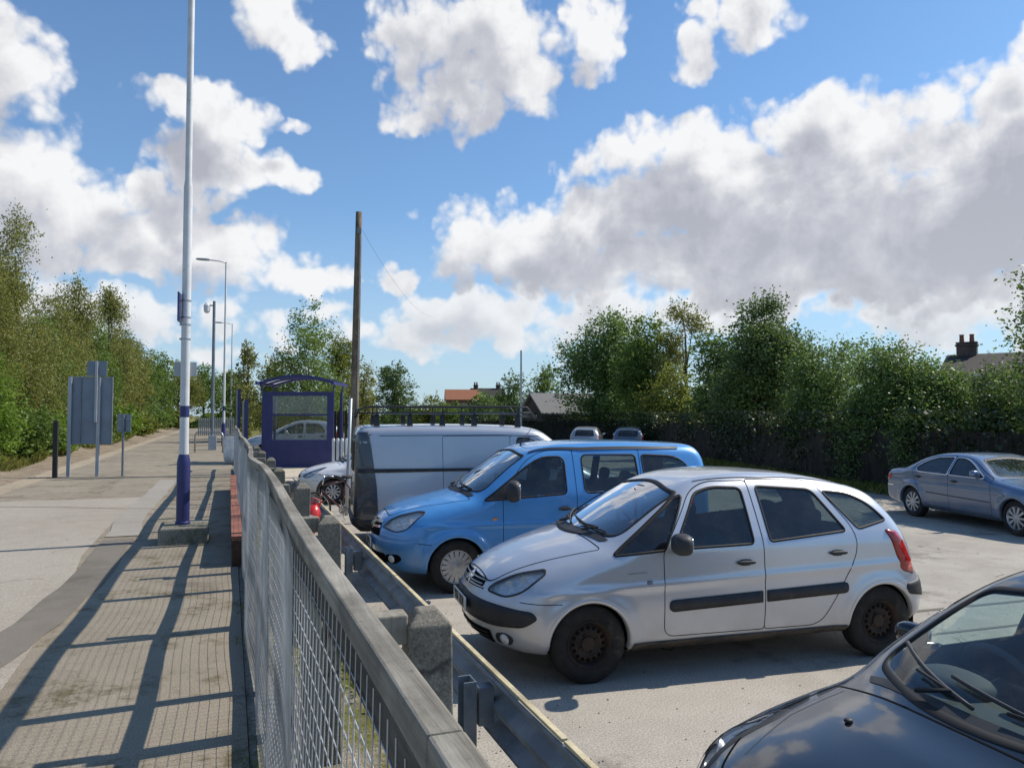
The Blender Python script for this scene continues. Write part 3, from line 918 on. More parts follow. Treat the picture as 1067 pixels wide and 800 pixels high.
class Car:
    """builds a shell and drapes panes, lamps and trim on it; local frame: front at x = 0, left side at -y"""
    def __init__(s, S, root, paintm, res=.022):
        s.S = S; s.sh = Shell(S); s.root = root; s.paint = paintm; s.L = S['L']; s.W = S['W']
        s.V, s.Fq, s.T = s.sh.mesh(res)
        s.Nv = s.sh.normals(s.V)
        faces = [tuple(f) for f in s.Fq] + [tuple(f) for f in s.T]
        s.bvh = BVHTree.FromPolygons([Vector(v) for v in s.V], faces)
        s.faces = faces
        s.FC = np.concatenate([s.V[s.Fq].mean(1), s.V[s.T].mean(1)])
        s.FN = np.concatenate([s.Nv[s.Fq].mean(1), s.Nv[s.T].mean(1)])
        s.owner = np.zeros(len(faces), int)          # -1 removed, 0 body, k part
        s.parts = {}
        s.off = Vector((-s.L / 2, 0, 0))
    def kid(s, o, parent=None):
        o.parent = parent or s.root
        return o
    # --- projections
    def frame(s, kind, side=-1):
        L = s.L; q = 1 / math.sqrt(2)
        if kind == 'side': return Vector((0, side * 4, 0)), Vector((1, 0, 0)), Vector((0, 0, 1)), Vector((0, -side, 0))
        if kind == 'front': return Vector((-4, 0, 0)), Vector((0, 1, 0)), Vector((0, 0, 1)), Vector((1, 0, 0))
        if kind == 'rear': return Vector((L + 4, 0, 0)), Vector((0, 1, 0)), Vector((0, 0, 1)), Vector((-1, 0, 0))
        if kind == 'top': return Vector((0, 0, 5)), Vector((1, 0, 0)), Vector((0, 1, 0)), Vector((0, 0, -1))
        if kind == 'diag':
            d = Vector((q, -side * q, 0)); return Vector((0, 0, 0)) - d * 4, Vector((q, side * q, 0)), Vector((0, 0, 1)), d
        if kind == 'rdiag':
            d = Vector((-q, -side * q, 0)); return Vector((L, 0, 0)) - d * 4, Vector((-q, side * q, 0)), Vector((0, 0, 1)), d
    def hit(s, fr, p):
        o, u, v, d = fr
        org = o + u * p[0] + v * p[1]
        loc, nor, i, dist = s.bvh.ray_cast(org, d)
        if loc is None:
            return None, None
        nr = Vector(s.FN[i])
        return loc, nr.normalized()
    def facemask(s, fr, poly):
        o, u, v, d = fr
        U, Vv, Dd = np.array(u), np.array(v), np.array(d)
        rel = s.FC - np.array(o)
        P2 = np.stack([rel @ U, rel @ Vv], 1)
        return inpoly(P2, poly) & ((s.FN @ Dd) < -.12)
    def cut(s, fr, poly, val=-1, only=None):
        m = s.facemask(fr, poly)
        if only is not None: m &= np.isin(s.owner, only)
        s.owner[m] = val
    # --- draped pieces
    def patch(s, fr, poly, off=.004, skirt=.0, cell=.05, m=0, mb=None, depth=None):
        mb = mb or MB()
        n = len(poly)
        xs = [p[0] for p in poly]; zs = [p[1] for p in poly]
        pts = [Vector(p) for p in poly]
        gx = np.arange(min(xs), max(xs), cell); gz = np.arange(min(zs), max(zs), cell)
        if len(gx) and len(gz):
            GP = np.array([(a + (cell / 2 if j % 2 else 0), b) for j, b in enumerate(gz) for a in gx])
            ins = inpoly(GP, poly)
            PA = np.array(poly)
            for g in GP[ins]:
                if np.min(np.hypot(PA[:, 0] - g[0], PA[:, 1] - g[1])) > cell * .45: pts.append(Vector(g))
        res = delaunay_2d_cdt(pts, [(i, (i + 1) % n) for i in range(n)], [], 1, 1e-5)
        vs2, fs = res[0], res[2]
        V = []; ok = []
        last = None
        for p in vs2:
            h, nr = s.hit(fr, p)
            if h is None:
                V.append(None); continue
            V.append(h + nr * off + (fr[3] * depth if depth else Vector()))
        fs = [f for f in fs if all(V[i] is not None for i in f)]
        V = [v if v is not None else Vector() for v in V]
        # face the outside
        F2 = []
        for f in fs:
            nn = (V[f[1]] - V[f[0]]).cross(V[f[2]] - V[f[0]])
            F2.append(tuple(f) if nn.dot(fr[3]) < 0 else tuple(reversed(f)))
        if skirt:
            from collections import Counter
            ed = Counter()
            for f in F2:
                for i in range(len(f)): ed[(f[i], f[(i + 1) % len(f)])] += 1
            for (a, c) in list(ed):
                if (c, a) not in ed:
                    k = len(V)
                    V += [V[a] + fr[3] * skirt, V[c] + fr[3] * skirt]
                    F2.append((c, a, k, k + 1))
        mb.add(V, F2, m)
        return mb
    def ring(s, fr, poly, wi=.012, wo=.012, h=.005, mb=None, m=0):
        """bevelled band along a closed outline"""
        mb = mb or MB(); n = len(poly); P = np.array(poly)
        T = np.roll(P, -1, 0) - np.roll(P, 1, 0); T /= (np.linalg.norm(T, axis=1, keepdims=True) + 1e-9)
        area = sum(P[i - 1][0] * P[i][1] - P[i][0] * P[i - 1][1] for i in range(n))
        Nn = np.stack([T[:, 1], -T[:, 0]], 1) * (1 if area > 0 else -1)     # outward
        lay = [(wo, -.002), (wo * .7, h), (-wi * .6, h), (-wi, -.010)]
        V = []; bad = set()
        for i in range(n):
            for (o_, hh) in lay:
                q = P[i] + Nn[i] * o_
                hp, nr = s.hit(fr, q)
                if hp is None: bad.add(i); V.append(Vector()); continue
                V.append(hp + nr * hh)
        F = []
        for i in range(n):
            j = (i + 1) % n
            if i in bad or j in bad: continue
            for k in range(3): F.append((i * 4 + k, i * 4 + k + 1, j * 4 + k + 1, j * 4 + k))
        return mb.add(V, F, m)
    def line(s, fr, pts, w_=.006, off=.0015, mb=None, m=0, step=.03, closed=False):
        mb = mb or MB()
        P = []
        q = list(pts) + ([pts[0]] if closed else [])
        for a, c in zip(q, q[1:]):
            a, c = np.array(a[:2], float), np.array(c[:2], float); l = np.linalg.norm(c - a); k = max(1, int(l / step))
            for t in range(k): P.append(a + (c - a) * t / k)
        P.append(np.array(q[-1][:2], float))
        V = []; ok = []
        for i, p in enumerate(P):
            t = P[min(i + 1, len(P) - 1)] - P[max(i - 1, 0)]; t = t / (np.linalg.norm(t) + 1e-9); nn = np.array([-t[1], t[0]])
            good = True; row = []
            for sg in (-1, 1):
                h, nr = s.hit(fr, p + nn * sg * w_ / 2)
                if h is None: good = False; row.append(Vector()); continue
                row.append(h + nr * off)
            V += row; ok.append(good)
        F = [(2 * i, 2 * i + 1, 2 * i + 3, 2 * i + 2) for i in range(len(P) - 1) if ok[i] and ok[i + 1] and (V[2 * i] - V[2 * i + 2]).length < .2]
        return mb.add(V, F, m)
    def put(s, mb, name, mats, parent=None, smooth=True, auto=None, fix=False, bevel=0):
        o = mb.build(name, mats, parent or s.root, smooth=smooth, auto=auto, fix=fix, bevel=bevel)
        o.data.transform(Matrix.Translation(s.off))
        return o
    def shellpart(s, val, name, parent=None):
        idx = np.where(s.owner == val)[0]
        used = np.unique(np.concatenate([np.array(s.faces[i]) for i in idx]))
        remap = -np.ones(len(s.V), int); remap[used] = np.arange(len(used))
        me = bpy.data.meshes.new(name)
        me.from_pydata([tuple(s.V[i] + np.array(s.off)) for i in used], [], [tuple(remap[j] for j in s.faces[i]) for i in idx])
        me.polygons.foreach_set('use_smooth', [True] * len(me.polygons))
        me.materials.append(s.paint)
        me.update()
        # outward orientation
        k = len(me.polygons) // 2
        agree = np.mean([np.dot(np.array(me.polygons[q].normal), s.FN[idx[q]]) for q in range(0, len(me.polygons), max(1, len(me.polygons) // 50))])
        if agree < 0: me.flip_normals()
        me.normals_split_custom_set_from_vertices([tuple(s.Nv[i]) for i in used])
        o = bpy.data.objects.new(name, me); COL.objects.link(o); o.parent = parent or s.root
        return o
    # --- assemblies
    def arches(s):
        S = s.S
        for ax in S['axles']:
            c = [(ax + S['ar'] * math.cos(a), S['wr'] + S['ar'] * math.sin(a)) for a in np.linspace(0, 2 * PI, 48)[:-1]]
            for sd in (-1, 1):
                s.cut(s.frame('side', sd), c)
                # remove the part of the floor inside the arch as well
                m = (np.hypot(s.FC[:, 0] - ax, s.FC[:, 2] - S['wr']) < S['ar']) & (np.abs(s.FC[:, 1]) > s.W - .36)
                s.owner[m] = -1
    def arch_trim(s, material=None, w_=.028, name='arch_lip'):
        S = s.S
        for ax in S['axles']:
            for sd in (-1, 1):
                fr = s.frame('side', sd); mb = MB(); V = []; ok = []
                zb = S.get('lipz', .20)
                A = [a for a in np.linspace(-PI * .35, PI * 1.35, 64) if S['wr'] + (S['ar'] + w_) * math.sin(a) > zb]
                for a in A:
                    row = []; good = True
                    for (rr, hh) in ((S['ar'] + w_, .0005), (S['ar'] + w_ * .6, .005), (S['ar'] - .002, .005), (S['ar'] - .016, -.004), (S['ar'] - .014, -.05)):
                        h, nr = s.hit(fr, (ax + rr * math.cos(a), S['wr'] + rr * math.sin(a)))
                        if h is None: good = False; row.append(Vector()); continue
                        row.append(h + nr * hh if hh > -.04 else h + fr[3] * .06)
                    V += row; ok.append(good)
                F = []
                runs = []; cur = []
                for i in range(len(A)):
                    if ok[i]: cur.append(i)
                    elif cur: runs.append(cur); cur = []
                if cur: runs.append(cur)
                best = set(max(runs, key=len)) if runs else set()
                for i in range(len(A) - 1):
                    if i in best and i + 1 in best:
                        for k in range(4): F.append((i * 5 + k, i * 5 + k + 1, i * 5 + 6 + k, i * 5 + 5 + k))
                use = sorted({q for f_ in F for q in f_}); mp_ = {q: j_ for j_, q in enumerate(use)}
                mb.add([V[q] for q in use], [tuple(mp_[q] for q in f_) for f_ in F]); s.put(mb, name, material or s.paint, fix=True)
                # wheel house
                mb = MB(); y1 = sd * (s.W - .045); y0 = sd * (s.W - .42)
                mb.lathe([(S['ar'] - .004, y1), (S['ar'] - .004, y0), (.02, y0)], 28, (ax, 0, S['wr']), 'Y', a0=-.12, a1=PI + .12)
                s.put(mb, 'wheel_house', M['dark'])
    def wheel(s, ax, sd, style, rimm, r=None):
        S = s.S; r = r or S['wr']; tw = S.get('tw', .19); y = sd * (s.W - S.get('inset', .03) - tw / 2)
        w_ = bpy.data.objects.new('wheel', None); COL.objects.link(w_); w_.parent = s.root; w_.empty_display_size = .1
        w_.location = Vector((ax, y, r)) + s.off
        rr = S.get('rim', .2)
        h = tw / 2; o = sd
        prof = [(rr - .01, -h * .8), (rr + .02, -h), (r - .05, -h * 1.04), (r - .015, -h * .9), (r, -h * .72), (r, h * .72), (r - .015, h * .9), (r - .05, h * 1.04), (rr + .02, h), (rr - .01, h * .8), (rr - .012, -h * .8)]
        t = MB().lathe(prof, 48, axis='Y')
        t.build('tyre', M['rubber'], w_, auto=50)
        b = MB(); f = o * h
        if style == 'steel':
            b.lathe([(rr, f * .80), (rr - .012, f * .92), (rr - .026, f * .80), (rr - .035, f * .35), (rr - .06, f * .52), (rr * .52, f * .62), (rr * .45, f * .50), (rr * .30, f * .46), (rr * .28, f * .66), (.0, f * .68)], 48, axis='Y', m=0)
            for k in range(16):
                a = 2 * PI * k / 16
                c = Vector((math.cos(a) * rr * .655, f * .585, math.sin(a) * rr * .655))
                b.lathe([(.0, 0), (.0125, 0), (.0155, -o * .004)], 8, (c.x, c.y + o * .004, c.z), 'Y', m=1)
            for k in range(4):
                a = 2 * PI * k / 4 + .4
                b.lathe([(.011, 0), (.009, o * .018), (0, o * .02)], 6, (math.cos(a) * rr * .37, f * .48, math.sin(a) * rr * .37), 'Y', m=0)
        else:
            nsp, inner, outer, wid = {'cover': (16, .33, .93, .052), 'alloy': (10, .22, .95, .046), 'small': (7, .2, .95, .06)}[style]
            b.lathe([(rr, f * .80), (rr - .010, f * .95), (rr - .022, f * .82), (rr - .03, f * .3)], 48, axis='Y', m=0)
            b.lathe([(rr - .02, f * .25), (0, f * .25)], 24, axis='Y', m=1)
            b.lathe([(rr * inner * 1.05, f * .45), (rr * inner, f * .9), (rr * inner * .5, f * .97), (0, f * .98)], 24, axis='Y', m=0)
            for k in range(nsp):
                a = 2 * PI * k / nsp
                ca, sa = math.cos(a), math.sin(a)
                def pt(rad, tn, yy): return (ca * rad - sa * tn, yy, sa * rad + ca * tn)
                r0, r1 = rr * inner * .8, rr * outer
                w0, w1 = wid * .33, wid * .5
                V = [pt(r0, -w0, f * .88), pt(r0, w0, f * .88), pt(r1, w1, f * .84), pt(r1, -w1, f * .84), pt(r0, -w0 * 1.2, f * .5), pt(r0, w0 * 1.2, f * .5), pt(r1, w1 * 1.1, f * .5), pt(r1, -w1 * 1.1, f * .5)]
                b.add(V, [(0, 1, 2, 3), (0, 4, 5, 1), (1, 5, 6, 2), (2, 6, 7, 3), (3, 7, 4, 0)], 0)
            if style == 'cover':
                b.lathe([(rr * .90, f * .55), (rr * .92, f * .88), (rr, f * .9)], 48, axis='Y', m=0)
        b.build('rim', [rimm, M['dark']], w_, auto=40)
        return w_
    def wheels(s, style, rimm):
        for ax in s.S['axles']:
            for sd in (-1, 1): s.wheel(ax, sd, style, rimm)
    def mirror(s, x, z, sd, material, size=(.12, .20, .15), out=.10, stalk=.06):
        h, nr = s.hit(s.frame('side', sd), (x, z))
        if h is None: return
        b = MB(); c = h + Vector((-.03, sd * (out + size[1] / 2 - .03), .055))
        b.ellipsoid(c, (size[0], size[1], size[2]), 18, 12, .72, rot=(0, 0, sd * .25))
        b.tube([h + Vector((.02, -sd * .03, -.01)), h + Vector((0, sd * .05, .0)), c + Vector((.0, -sd * .04, -.03))], [.045, .035, .03], 8)
        o = s.put(b, 'door_mirror', material, fix=True)
        b = MB(); b.ellipsoid(c + Vector((size[0] * .42, 0, 0)), (.02, size[1] * .84, size[2] * .78), 14, 8, .6, rot=(0, 0, sd * .25))
        s.put(b, 'mirror_glass', M['chrome'], o)
        return o
    def handle(s, x, z, sd, parent, material, ln=.17, hh=.03):
        h, nr = s.hit(s.frame('side', sd), (x, z))
        b = MB(); b.ellipsoid(h + nr * .018, (ln, .035, hh), 16, 8, .5)
        b.ellipsoid(h + nr * .002, (ln * .8, .012, hh * 1.9), 14, 6, .8)
        return s.put(b, 'handle', material, parent, fix=True)
    def pane(s, fr, poly, name, parent, gm=None, wi=.014, wo=.012, h=.005, sealm=None, cell=.07):
        s.put(s.patch(fr, poly, -.003, cell=cell), name, gm or M['glass'], parent)
        g = bpy.data.objects[-1] if False else None
    def bowl(s, fr, p, rad, depth, mb, m=0, push=.0):
        h, nr = s.hit(fr, p)
        d = fr[3]; u = d.orthogonal().normalized(); v = d.cross(u)
        V = []; F = []; n = 16
        prof = [(rad, 0), (rad * .85, depth * .35), (rad * .55, depth * .75), (rad * .2, depth)]
        for (r_, dd) in prof:
            for k in range(n):
                a = 2 * PI * k / n
                V.append(h + d * (push + dd) + u * (r_ * math.cos(a)) + v * (r_ * math.sin(a)))
        for i in range(len(prof) - 1):
            for k in range(n): F.append((i * n + k, i * n + (k + 1) % n, (i + 1) * n + (k + 1) % n, (i + 1) * n + k))
        F.append(tuple((len(prof) - 1) * n + k for k in range(n)))
        mb.add(V, F, m)
    def headlamp(s, fr, poly, bulbs, deep=.045, name='headlight', ringm=None):
        """body must already be cut with the same outline"""
        back = s.patch(fr, poly, -.004, cell=.05, depth=deep)
        # side walls down to the back plate
        n = len(poly); V = []; 
        for p in poly:
            h, nr = s.hit(fr, p)
            if h is None: h = Vector(); 
            V += [h, h + fr[3] * deep]
        F = [(2 * i, 2 * i + 1, 2 * ((i + 1) % n) + 1, 2 * ((i + 1) % n)) for i in range(n) if (V[2 * i] - V[2 * ((i + 1) % n)]).length < .2 and V[2 * i].length > 1e-6 and V[2 * ((i + 1) % n)].length > 1e-6]
        back.add(V, F, 0)
        for (u, v, r_) in bulbs: s.bowl(fr, (u, v), r_ * .75, .025, back, 0, .024)
        o = s.put(back, name, M['reflector'], fix=True)
        s.put(s.patch(fr, poly, .004, cell=.05), 'lens', M['lens'], o)
        s.put(s.ring(fr, poly, .008, .010, .005), 'lamp_seal', ringm or M['trim'], o, fix=True)
        return o
    def plate(s, fr, p, text, yellow=False, size=(.52, .112), tilt=0, push=.012):
        h, nr = s.hit(fr, p)
        d = -fr[3]
        up = Vector((0, 0, 1)); rt = up.cross(d).normalized()
        if tilt: up = (up + d * tilt).normalized(); d = rt.cross(up)
        c = h + d * push
        q = Matrix((rt, up, d)).transposed()
        b = MB(); b.box(c, (size[0], size[1], .012), rot=q)
        o = s.put(b, 'number_plate', M['plate_yellow'] if yellow else M['plate_white'], smooth=False, fix=True, bevel=.003)
        if text:
            cu = bpy.data.curves.new('t', 'FONT'); cu.body = text; cu.align_x = 'CENTER'; cu.align_y = 'CENTER'; cu.size = size[1] * .98
            cu.extrude = .0008; cu.offset = .0022
            to = bpy.data.objects.new('t', cu); COL.objects.link(to)
            dg = bpy.context.evaluated_depsgraph_get()
            me = bpy.data.meshes.new_from_object(to.evaluated_get(dg)); bpy.data.objects.remove(to)
            sc_ = Matrix.Diagonal((.86, 1.0, 1, 1))
            me.transform(Matrix.Translation(s.off + c + d * .0085) @ q.to_4x4() @ sc_)
            me.materials.clear(); me.materials.append(M['plate_ink'])
            t = bpy.data.objects.new('plate_lettering', me); COL.objects.link(t); t.parent = o
        return o
    def seats(s, xs, y=.36, z=.32, back=.62, hr=True):
        for i, x in enumerate(xs):
            for sy in (-y, y):
                b = MB()
                b.ellipsoid((x, sy, z + .12), (.52, .5, .22), 16, 10, .55)
                b.ellipsoid((x + .30, sy, z + .12 + back / 2), (.16, .48, back), 16, 12, .55, rot=(0, .22, 0))
                if hr:
                    b.ellipsoid((x + .40, sy, z + .12 + back + .10), (.10, .27, .19), 14, 10, .65, rot=(0, .2, 0))
                s.put(b, 'seat', M['seat'], fix=True)
    def dash(s, x0, x1, z, half, wheel_side=1, wz=None):
        b = MB()
        b.ellipsoid(((x0 + x1) / 2, 0, z - .12), (x1 - x0, half * 2, .30), 24, 12, .5)
        b.ellipsoid((x1 - .12, wheel_side * .36, z + .04), (.25, .36, .12), 16, 10, .8)
        o = s.put(b, 'dashboard', M['cabin'], fix=True)
        b = MB(); c = Vector((x1 + .16, wheel_side * .36, (wz or z - .02)))
        n = 28; V = []; 
        ring_ = [c + Matrix.Rotation(R(-25), 3, 'Y') @ Vector((0, .185 * math.cos(a), .185 * math.sin(a))) for a in np.linspace(0, 2 * PI, n)]
        b.tube(ring_, .016, 8, cap=False)
        b.tube([c + Vector((-.2, 0, -.06)), c], .035, 8)
        for a in (0, PI, -PI / 2): b.tube([c, c + Matrix.Rotation(R(-25), 3, 'Y') @ Vector((0, .185 * math.cos(a), .185 * math.sin(a)))], .017, 6)
        s.put(b, 'steering_wheel', M['cabin'], fix=True)
        b = MB(); b.box((s.L / 2, 0, .30), (s.L * .55, s.W * 1.7, .04)); s.put(b, 'cabin_floor', M['cabin'], smooth=False)
    def wiper(s, fr, pts, parent=None):
        b = MB(); P = []
        for i, p in enumerate(pts):
            h, nr = s.hit(fr, p); P.append(h + nr * (.028 if i < len(pts) - 1 else .02))
        b.tube(P, [.011] * (len(P) - 1) + [.008], 6)
        o = s.put(b, 'wiper', M['trim'], fix=True)
        return o
    def blade(s, fr, a, c, parent):
        b = MB(); P = []
        for t in np.linspace(0, 1, 8):
            p = (a[0] + (c[0] - a[0]) * t, a[1] + (c[1] - a[1]) * t)
            h, nr = s.hit(fr, p)
            if h is None: continue
            P.append(h + nr * .014)
        b.tube(P, .009, 6)
        s.put(b, 'blade', M['trim'], parent, fix=True)

def outline_cut(car, windows, screen, rear, doors, lamps, rlamps):
    """windows etc. are lists of dicts prepared by the car functions"""
    pass

def assemble(S, name, label, loc, rz, paintm, group=None, cat='car', res=.022, finish=None):
    root = thing(name, label, cat, loc, rz, group)
    c = Car(S, root, paintm, res)
    sides = S.get('sides', (-1, 1))
    fr = {sd: c.frame('side', sd) for sd in (-1, 1)}
    FR, RR, TP = c.frame('front'), c.frame('rear'), c.frame('top')
    # doors take their faces first
    doors = S.get('doors', [])
    dval = {}
    v = 1
    for sd in (-1, 1):
        for i, dp in enumerate(doors):
            dpoly = rounded(dp['poly'], dp.get('r', .06)); dval[(sd, i)] = (v, dpoly)
            m = c.facemask(fr[sd], dpoly) & (np.abs(c.FN[:, 1]) > .25)
            c.owner[m] = v; v += 1
    bon = S.get('bonnet')
    if bon:
        bpoly = rounded(bon, .08)
        m = c.facemask(TP, bpoly) & (c.owner == 0)
        c.owner[m] = v; bval = v; v += 1
    # openings
    wins = []
    for sd in (-1, 1):
        for wd in S['windows']:
            poly = rounded(wd['poly'], wd.get('r', .05)); c.cut(fr[sd], poly); wins.append((sd, wd, poly))
    scr = rounded(S['screen'], .05); c.cut(FR, scr)
    rg = rounded(S['rearglass'], .06) if S.get('rearglass') else None
    if rg: c.cut(RR, rg)
    lamps = []
    for lm in S.get('lamps', []):
        for sd in (-1, 1):
            f = c.frame(lm.get('frame', 'diag'), sd) if lm.get('frame', 'diag') != 'front' else FR
            pl_ = lm['poly'] if lm.get('frame', 'diag') != 'front' or sd < 0 else [(-q[0],) + tuple(q[1:]) for q in lm['poly']]
            if sd > 0 and lm.get('frame', 'diag') == 'diag': pl_ = lm['poly']
            poly = rounded(pl_, lm.get('r', .04)); c.cut(f, poly)
            bl = lm.get('bulbs', [])
            if lm.get('frame') == 'front' and sd > 0: bl = [(-a, b_, r_) for a, b_, r_ in bl]
            lamps.append((f, poly, bl))
    c.arches()
    c.body = c.shellpart(0, 'body')
    dobj = {}
    seam = MB()
    for (sd, i), (val, dpoly) in dval.items():
        if not np.any(c.owner == val): continue
        d = c.shellpart(val, 'door'); dobj[(sd, i)] = d
        sm = c.line(fr[sd], dpoly, S.get('gap', .006), .0018, closed=True)
        c.put(sm, 'door_gap', M['seam'], d)
        dp = doors[i]
        if dp.get('handle'): c.handle(dp['handle'][0], dp['handle'][1], sd, d, S.get('handlem', M['trim']))
    if bon and np.any(c.owner == bval):
        b_ = c.shellpart(bval, 'bonnet')
        c.put(c.line(TP, bpoly, .008, .0018, closed=True), 'bonnet_gap', M['seam'], b_)
    for sd, wd, poly in wins:
        par = dobj.get((sd, wd.get('door', -1))) or None
        w_ = c.put(c.patch(fr[sd], poly, -.004, cell=.09), 'window', wd.get('glass', S.get('glass', M['glass'])), par)
        rp = par if par else w_
        c.put(c.ring(fr[sd], poly, wd.get('wi', .012), wd.get('wo', .013), .004), 'window_seal', wd.get('seal', M['seal']), rp, fix=True)
        if wd.get('frame'):
            big = np.array(poly); cc = big.mean(0)
            c.put(c.ring(fr[sd], poly, -.012, wd['frame'], .006), 'window_frame', wd.get('framem', c.paint), rp, fix=True)
    w_ = c.put(c.patch(FR, scr, -.004, cell=.09), 'windscreen', S.get('screen_glass', M['glass']))
    c.put(c.ring(FR, scr, .014, .010, .004), 'windscreen_seal', M['seal'], w_, fix=True)
    if rg:
        w_ = c.put(c.patch(RR, rg, -.004, cell=.09), 'rear_window', S.get('glass', M['glass']))
        c.put(c.ring(RR, rg, .014, .012, .004), 'window_seal', M['seal'], w_, fix=True)
    for f, poly, bl in lamps: c.headlamp(f, poly, bl)
    for tl in S.get('tails', []):
        for sd in (-1, 1):
            f = c.frame('rdiag', sd); poly = rounded(tl['poly'], tl.get('r', .04))
            o = c.put(c.patch(f, poly, .010, .03, .05), 'tail_light', tl.get('mat', M['red_lens']))
            c.put(c.ring(f, poly, .004, .008, .003), 'lamp_seal', M['seal'], o, fix=True)
    c.arch_trim(S.get('archm'), S.get('archw', .026))
    if finish: finish(c, fr, FR, RR, TP)
    return c
# ------------------------------------------------------------------ paints
M['silver'] = paint('silver_paint', (.60, .61, .635), .5, .30, (.44, .40, .33), .42, flake=.08)
M['blue'] = paint('sky_blue_paint', (.078, .305, .66), .18, .33, (.30, .27, .22), .35, flake=.05)
M['van_silver'] = paint('pale_silver_paint', (.50, .52, .56), .45, .40, (.36, .33, .29), .45, flake=.06)
M['van_shaded'] = paint('shaded_paint', (.045, .052, .065), .2, .4, (.20, .18, .15), .4)  # dark colour that paints shade onto the van's rear end
M['jag'] = paint('blue_grey_paint', (.145, .205, .31), .60, .33, (.33, .29, .23), .35, flake=.06)
M['black'] = paint('black_paint', (.011, .011, .0135), .15, .18, (.20, .18, .15), .12)
M['white'] = paint('white_paint', (.72, .72, .72), .0, .35, (.40, .36, .30), .35)
M['far_silver'] = paint('grey_silver_paint', (.35, .38, .41), .5, .35, (.3, .27, .22), .4)
M['far_navy'] = paint('steel_blue_paint', (.10, .14, .20), .4, .35, (.3, .27, .22), .4)

def chevrons(c, FR, y, z, size, m):
    h, nr = c.hit(FR, (y, z)); mb = MB()
    for dz in (0, size * .52):
        pts = [(-size, -size * .62 + dz), (0, dz), (size, -size * .62 + dz), (size, -size * .34 + dz), (0, size * .34 + dz), (-size, -size * .34 + dz)]
        V = []
        for off in (.014, -.01):
            for (a, b_) in pts:
                hh, nn = c.hit(FR, (y + a, z + b_)); V.append(hh + Vector((-off, 0, 0)))
        n = 6
        mb.add(V, [(0, 1, 4, 5), (1, 2, 3, 4)] + [(i, (i + 1) % n, n + (i + 1) % n, n + i) for i in range(n)])
    return c.put(mb, 'chevron_badge', m, smooth=False, fix=True)

# ------------------------------------------------------------------ silver people carrier
SILVER = dict(L=4.276, W=.875, belt=1.0, tumble=.50, curve=.12, soft=.12, zmax=.62, under=.34, k=.13, bend_f=.44, bend_r=.24, crown=.055,
  wr=.312, ar=.352, axles=(.86, 3.62), tw=.185, rim=.195, inset=.035, swage=(.78, .010), swrise=.03, lipz=.22,
  prof=[(.0, .50), (-.005, .60), (.035, .69), (.095, .775), (.22, .865), (.45, .965), (.72, 1.05), (.95, 1.115), (1.25, 1.27), (1.6, 1.455), (1.9, 1.575), (2.2, 1.625), (2.6, 1.637), (3.05, 1.605), (3.45, 1.535), (3.78, 1.43), (4.0, 1.22), (4.13, 1.0), (4.19, .80), (4.26, .64), (4.275, .50), (4.24, .36), (4.1, .28), (3.3, .23), (2.2, .205), (1.2, .205), (.5, .21), (.16, .25), (.05, .33), (.015, .42)],
  doors=[dict(poly=[(1.50, .335, .1), (2.43, .335, .03), (2.437, 1.565, .03), (2.05, 1.565, .15), (1.86, 1.49, .2), (1.50, 1.02, .05)], handle=(2.25, .905)),
         dict(poly=[(2.43, .335, .03), (2.98, .335, .12), (3.20, .66, .3), (3.37, .95, .1), (3.365, 1.14, .1), (3.10, 1.555, .12), (2.437, 1.575, .03)], handle=(3.16, .945))],
  windows=[dict(poly=[(1.07, 1.005, .03), (1.515, 1.035, .02), (1.785, 1.455, .015), (1.70, 1.43, .03)], r=.03),
           dict(poly=[(1.60, 1.04, .03), (2.345, 1.055, .04), (2.36, 1.505, .05), (2.08, 1.52, .15), (1.90, 1.47, .06)], door=0),
           dict(poly=[(2.505, 1.065, .04), (3.285, 1.125, .04), (3.06, 1.475, .06), (2.51, 1.515, .04)], door=1),
           dict(poly=[(3.17, 1.46, .05), (3.42, 1.135, .04), (3.74, 1.20, .03), (3.62, 1.335, .1), (3.45, 1.43, .1)])],
  screen=[(-.69, 1.135, .08), (0, 1.10, .3), (.69, 1.135, .08), (.575, 1.475, .05), (0, 1.555, .4), (-.575, 1.475, .05)],
  rearglass=[(-.60, 1.0), (.60, 1.0), (.50, 1.36), (-.50, 1.36)],
  bonnet=[(.13, -.42, .1), (.13, .42, .1), (.55, .70, .2), (1.0, .73, .05), (.93, 0, .3), (1.0, -.73, .05)],
  lamps=[dict(poly=[(.385, .705, .04), (.60, .685, .06), (.76, .735, .1), (.895, .875, .03), (.86, .895, .05), (.62, .845, .2), (.44, .755, .06)], bulbs=[(.60, .76, .055), (.72, .80, .05)])],
  tails=[dict(poly=[(.80, .72, .03), (.92, .76, .04), (.99, 1.12, .03), (.90, 1.10, .03)])],
)
